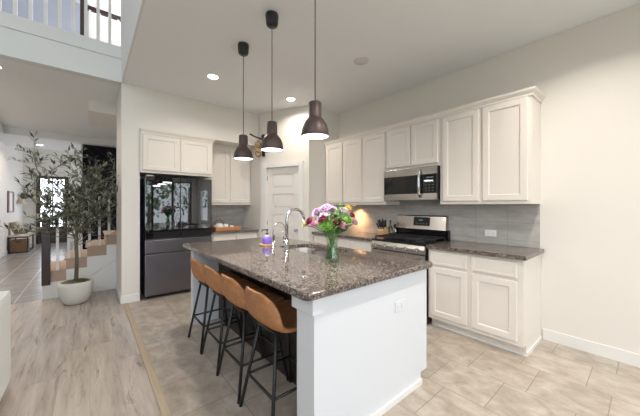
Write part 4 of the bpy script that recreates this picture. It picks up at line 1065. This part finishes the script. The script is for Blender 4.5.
# framed art and plant shelf on the left foyer wall
pf = thing('picture_frame', 'narrow reddish brown framed picture on the left foyer wall', 'picture', (-1.79, 12.05, 1.47))
bm = bm_new()
for lo, hi in (((-1.80, 11.66, 1.16), (-1.77, 11.80, 1.78)), ((-1.80, 12.28, 1.16), (-1.77, 12.42, 1.78)), ((-1.80, 11.80, 1.16), (-1.77, 12.28, 1.20)), ((-1.80, 11.80, 1.74), (-1.77, 12.28, 1.78))): box(bm, lo, hi)
M['redwood'] = mat('red_brown_wood', (0.14, 0.035, 0.03), 0.4)
obj('frame', bm, 'redwood', pf); pbox('picture_sheet', (-1.799, 11.80, 1.20), (-1.785, 12.28, 1.74), 'ceramic', pf)
pp = thing('wall_planter', 'dark leafy plant in a small planter mounted on the foyer wall', 'plant', (-1.75, 13.3, 1.5))
bm = bm_new(); box(bm, (-1.799, 12.95, 1.42), (-1.66, 13.65, 1.47), 0.004); box(bm, (-1.78, 13.1, 1.47), (-1.68, 13.4, 1.58), 0.01); obj('planter', bm, 'linen', pp)
bm = bm_new()
for i in range(70):
    p = Vector((-1.73 + random.uniform(-.03, .05), 13.25 + random.uniform(-.15, .3), 1.57)); leaf(bm, p + Vector((0, random.uniform(-.1, .3), random.uniform(0, .15))), Vector((random.uniform(-.1, 1), random.uniform(-1, 1), random.uniform(0.0, 1.0))), random.uniform(0.12, 0.22), 0.03)
for v in bm.verts:
    if v.co.x < -1.79: v.co.x = -1.79
obj('foliage', bm, 'leaf', pp)

# ------------------------------------------------------------------ sofa at the left edge
so = thing('sofa', 'white upholstered sofa arm at the left edge of the view', 'sofa', (-1.2, 2.45, 0))
bm = bm_new(); box(bm, (-0.64, 1.95, 0.04), (-0.455, 3.10, 0.72), 0.03); obj('backrest', bm, 'sofa', so)
bm = bm_new(); box(bm, (-1.5, 1.95, 0.04), (-0.642, 2.12, 0.60), 0.03); obj('arm', bm, 'sofa', so)
bm = bm_new(); box(bm, (-1.5, 2.93, 0.04), (-0.642, 3.10, 0.60), 0.03); obj('arm', bm, 'sofa', so)
bm = bm_new(); box(bm, (-1.5, 2.122, 0.04), (-0.642, 2.928, 0.28), 0.02); obj('seat_base', bm, 'sofa', so)
bm = bm_new(); box(bm, (-1.5, 2.125, 0.282), (-0.645, 2.925, 0.44), 0.035); obj('seat_cushion', bm, 'sofa', so)
for x in (-1.44, -0.55):
    for y in (2.02, 3.02):
        bm = bm_new(); box(bm, (x - 0.025, y - 0.025, 0), (x + 0.025, y + 0.025, 0.042)); obj('foot', bm, 'darkwood', so)

# ------------------------------------------------------------------ garden trees behind the windows (reflected in the refrigerator)
def garden_tree(x, y, h, r, lb):
    t = thing('garden_tree', lb, 'tree', (x, y, -0.12)); ORG[t.name] = Vector((0, 0, 0))
    bm = bm_new(); tube(bm, [(0, 0, 0), (0.05, 0, h * 0.3), (0, 0.05, h * 0.6)], [0.12, 0.09, 0.06], 8); obj('trunk', bm, 'trunk', t)
    bm = bm_new()
    for i in range(450):
        a = random.uniform(0, 2 * PI); b = random.uniform(-1, 1); q = r * random.uniform(0.5, 1); c = math.sqrt(1 - b * b)
        p = Vector((q * c * math.cos(a), q * c * math.sin(a), h * 0.62 + b * q * 1.2)); leaf(bm, p, Vector((random.uniform(-1, 1), random.uniform(-1, 1), random.uniform(-1, 1))), 0.28, 0.09)
    obj('foliage', bm, 'leaf_g', t)
garden_tree(2.6, -9.5, 3.6, 1.2, 'green tree in the garden reflected at the left of the refrigerator glass')
garden_tree(5.2, -11.0, 4.6, 1.7, 'large green tree in the garden reflected in the middle of the refrigerator glass')
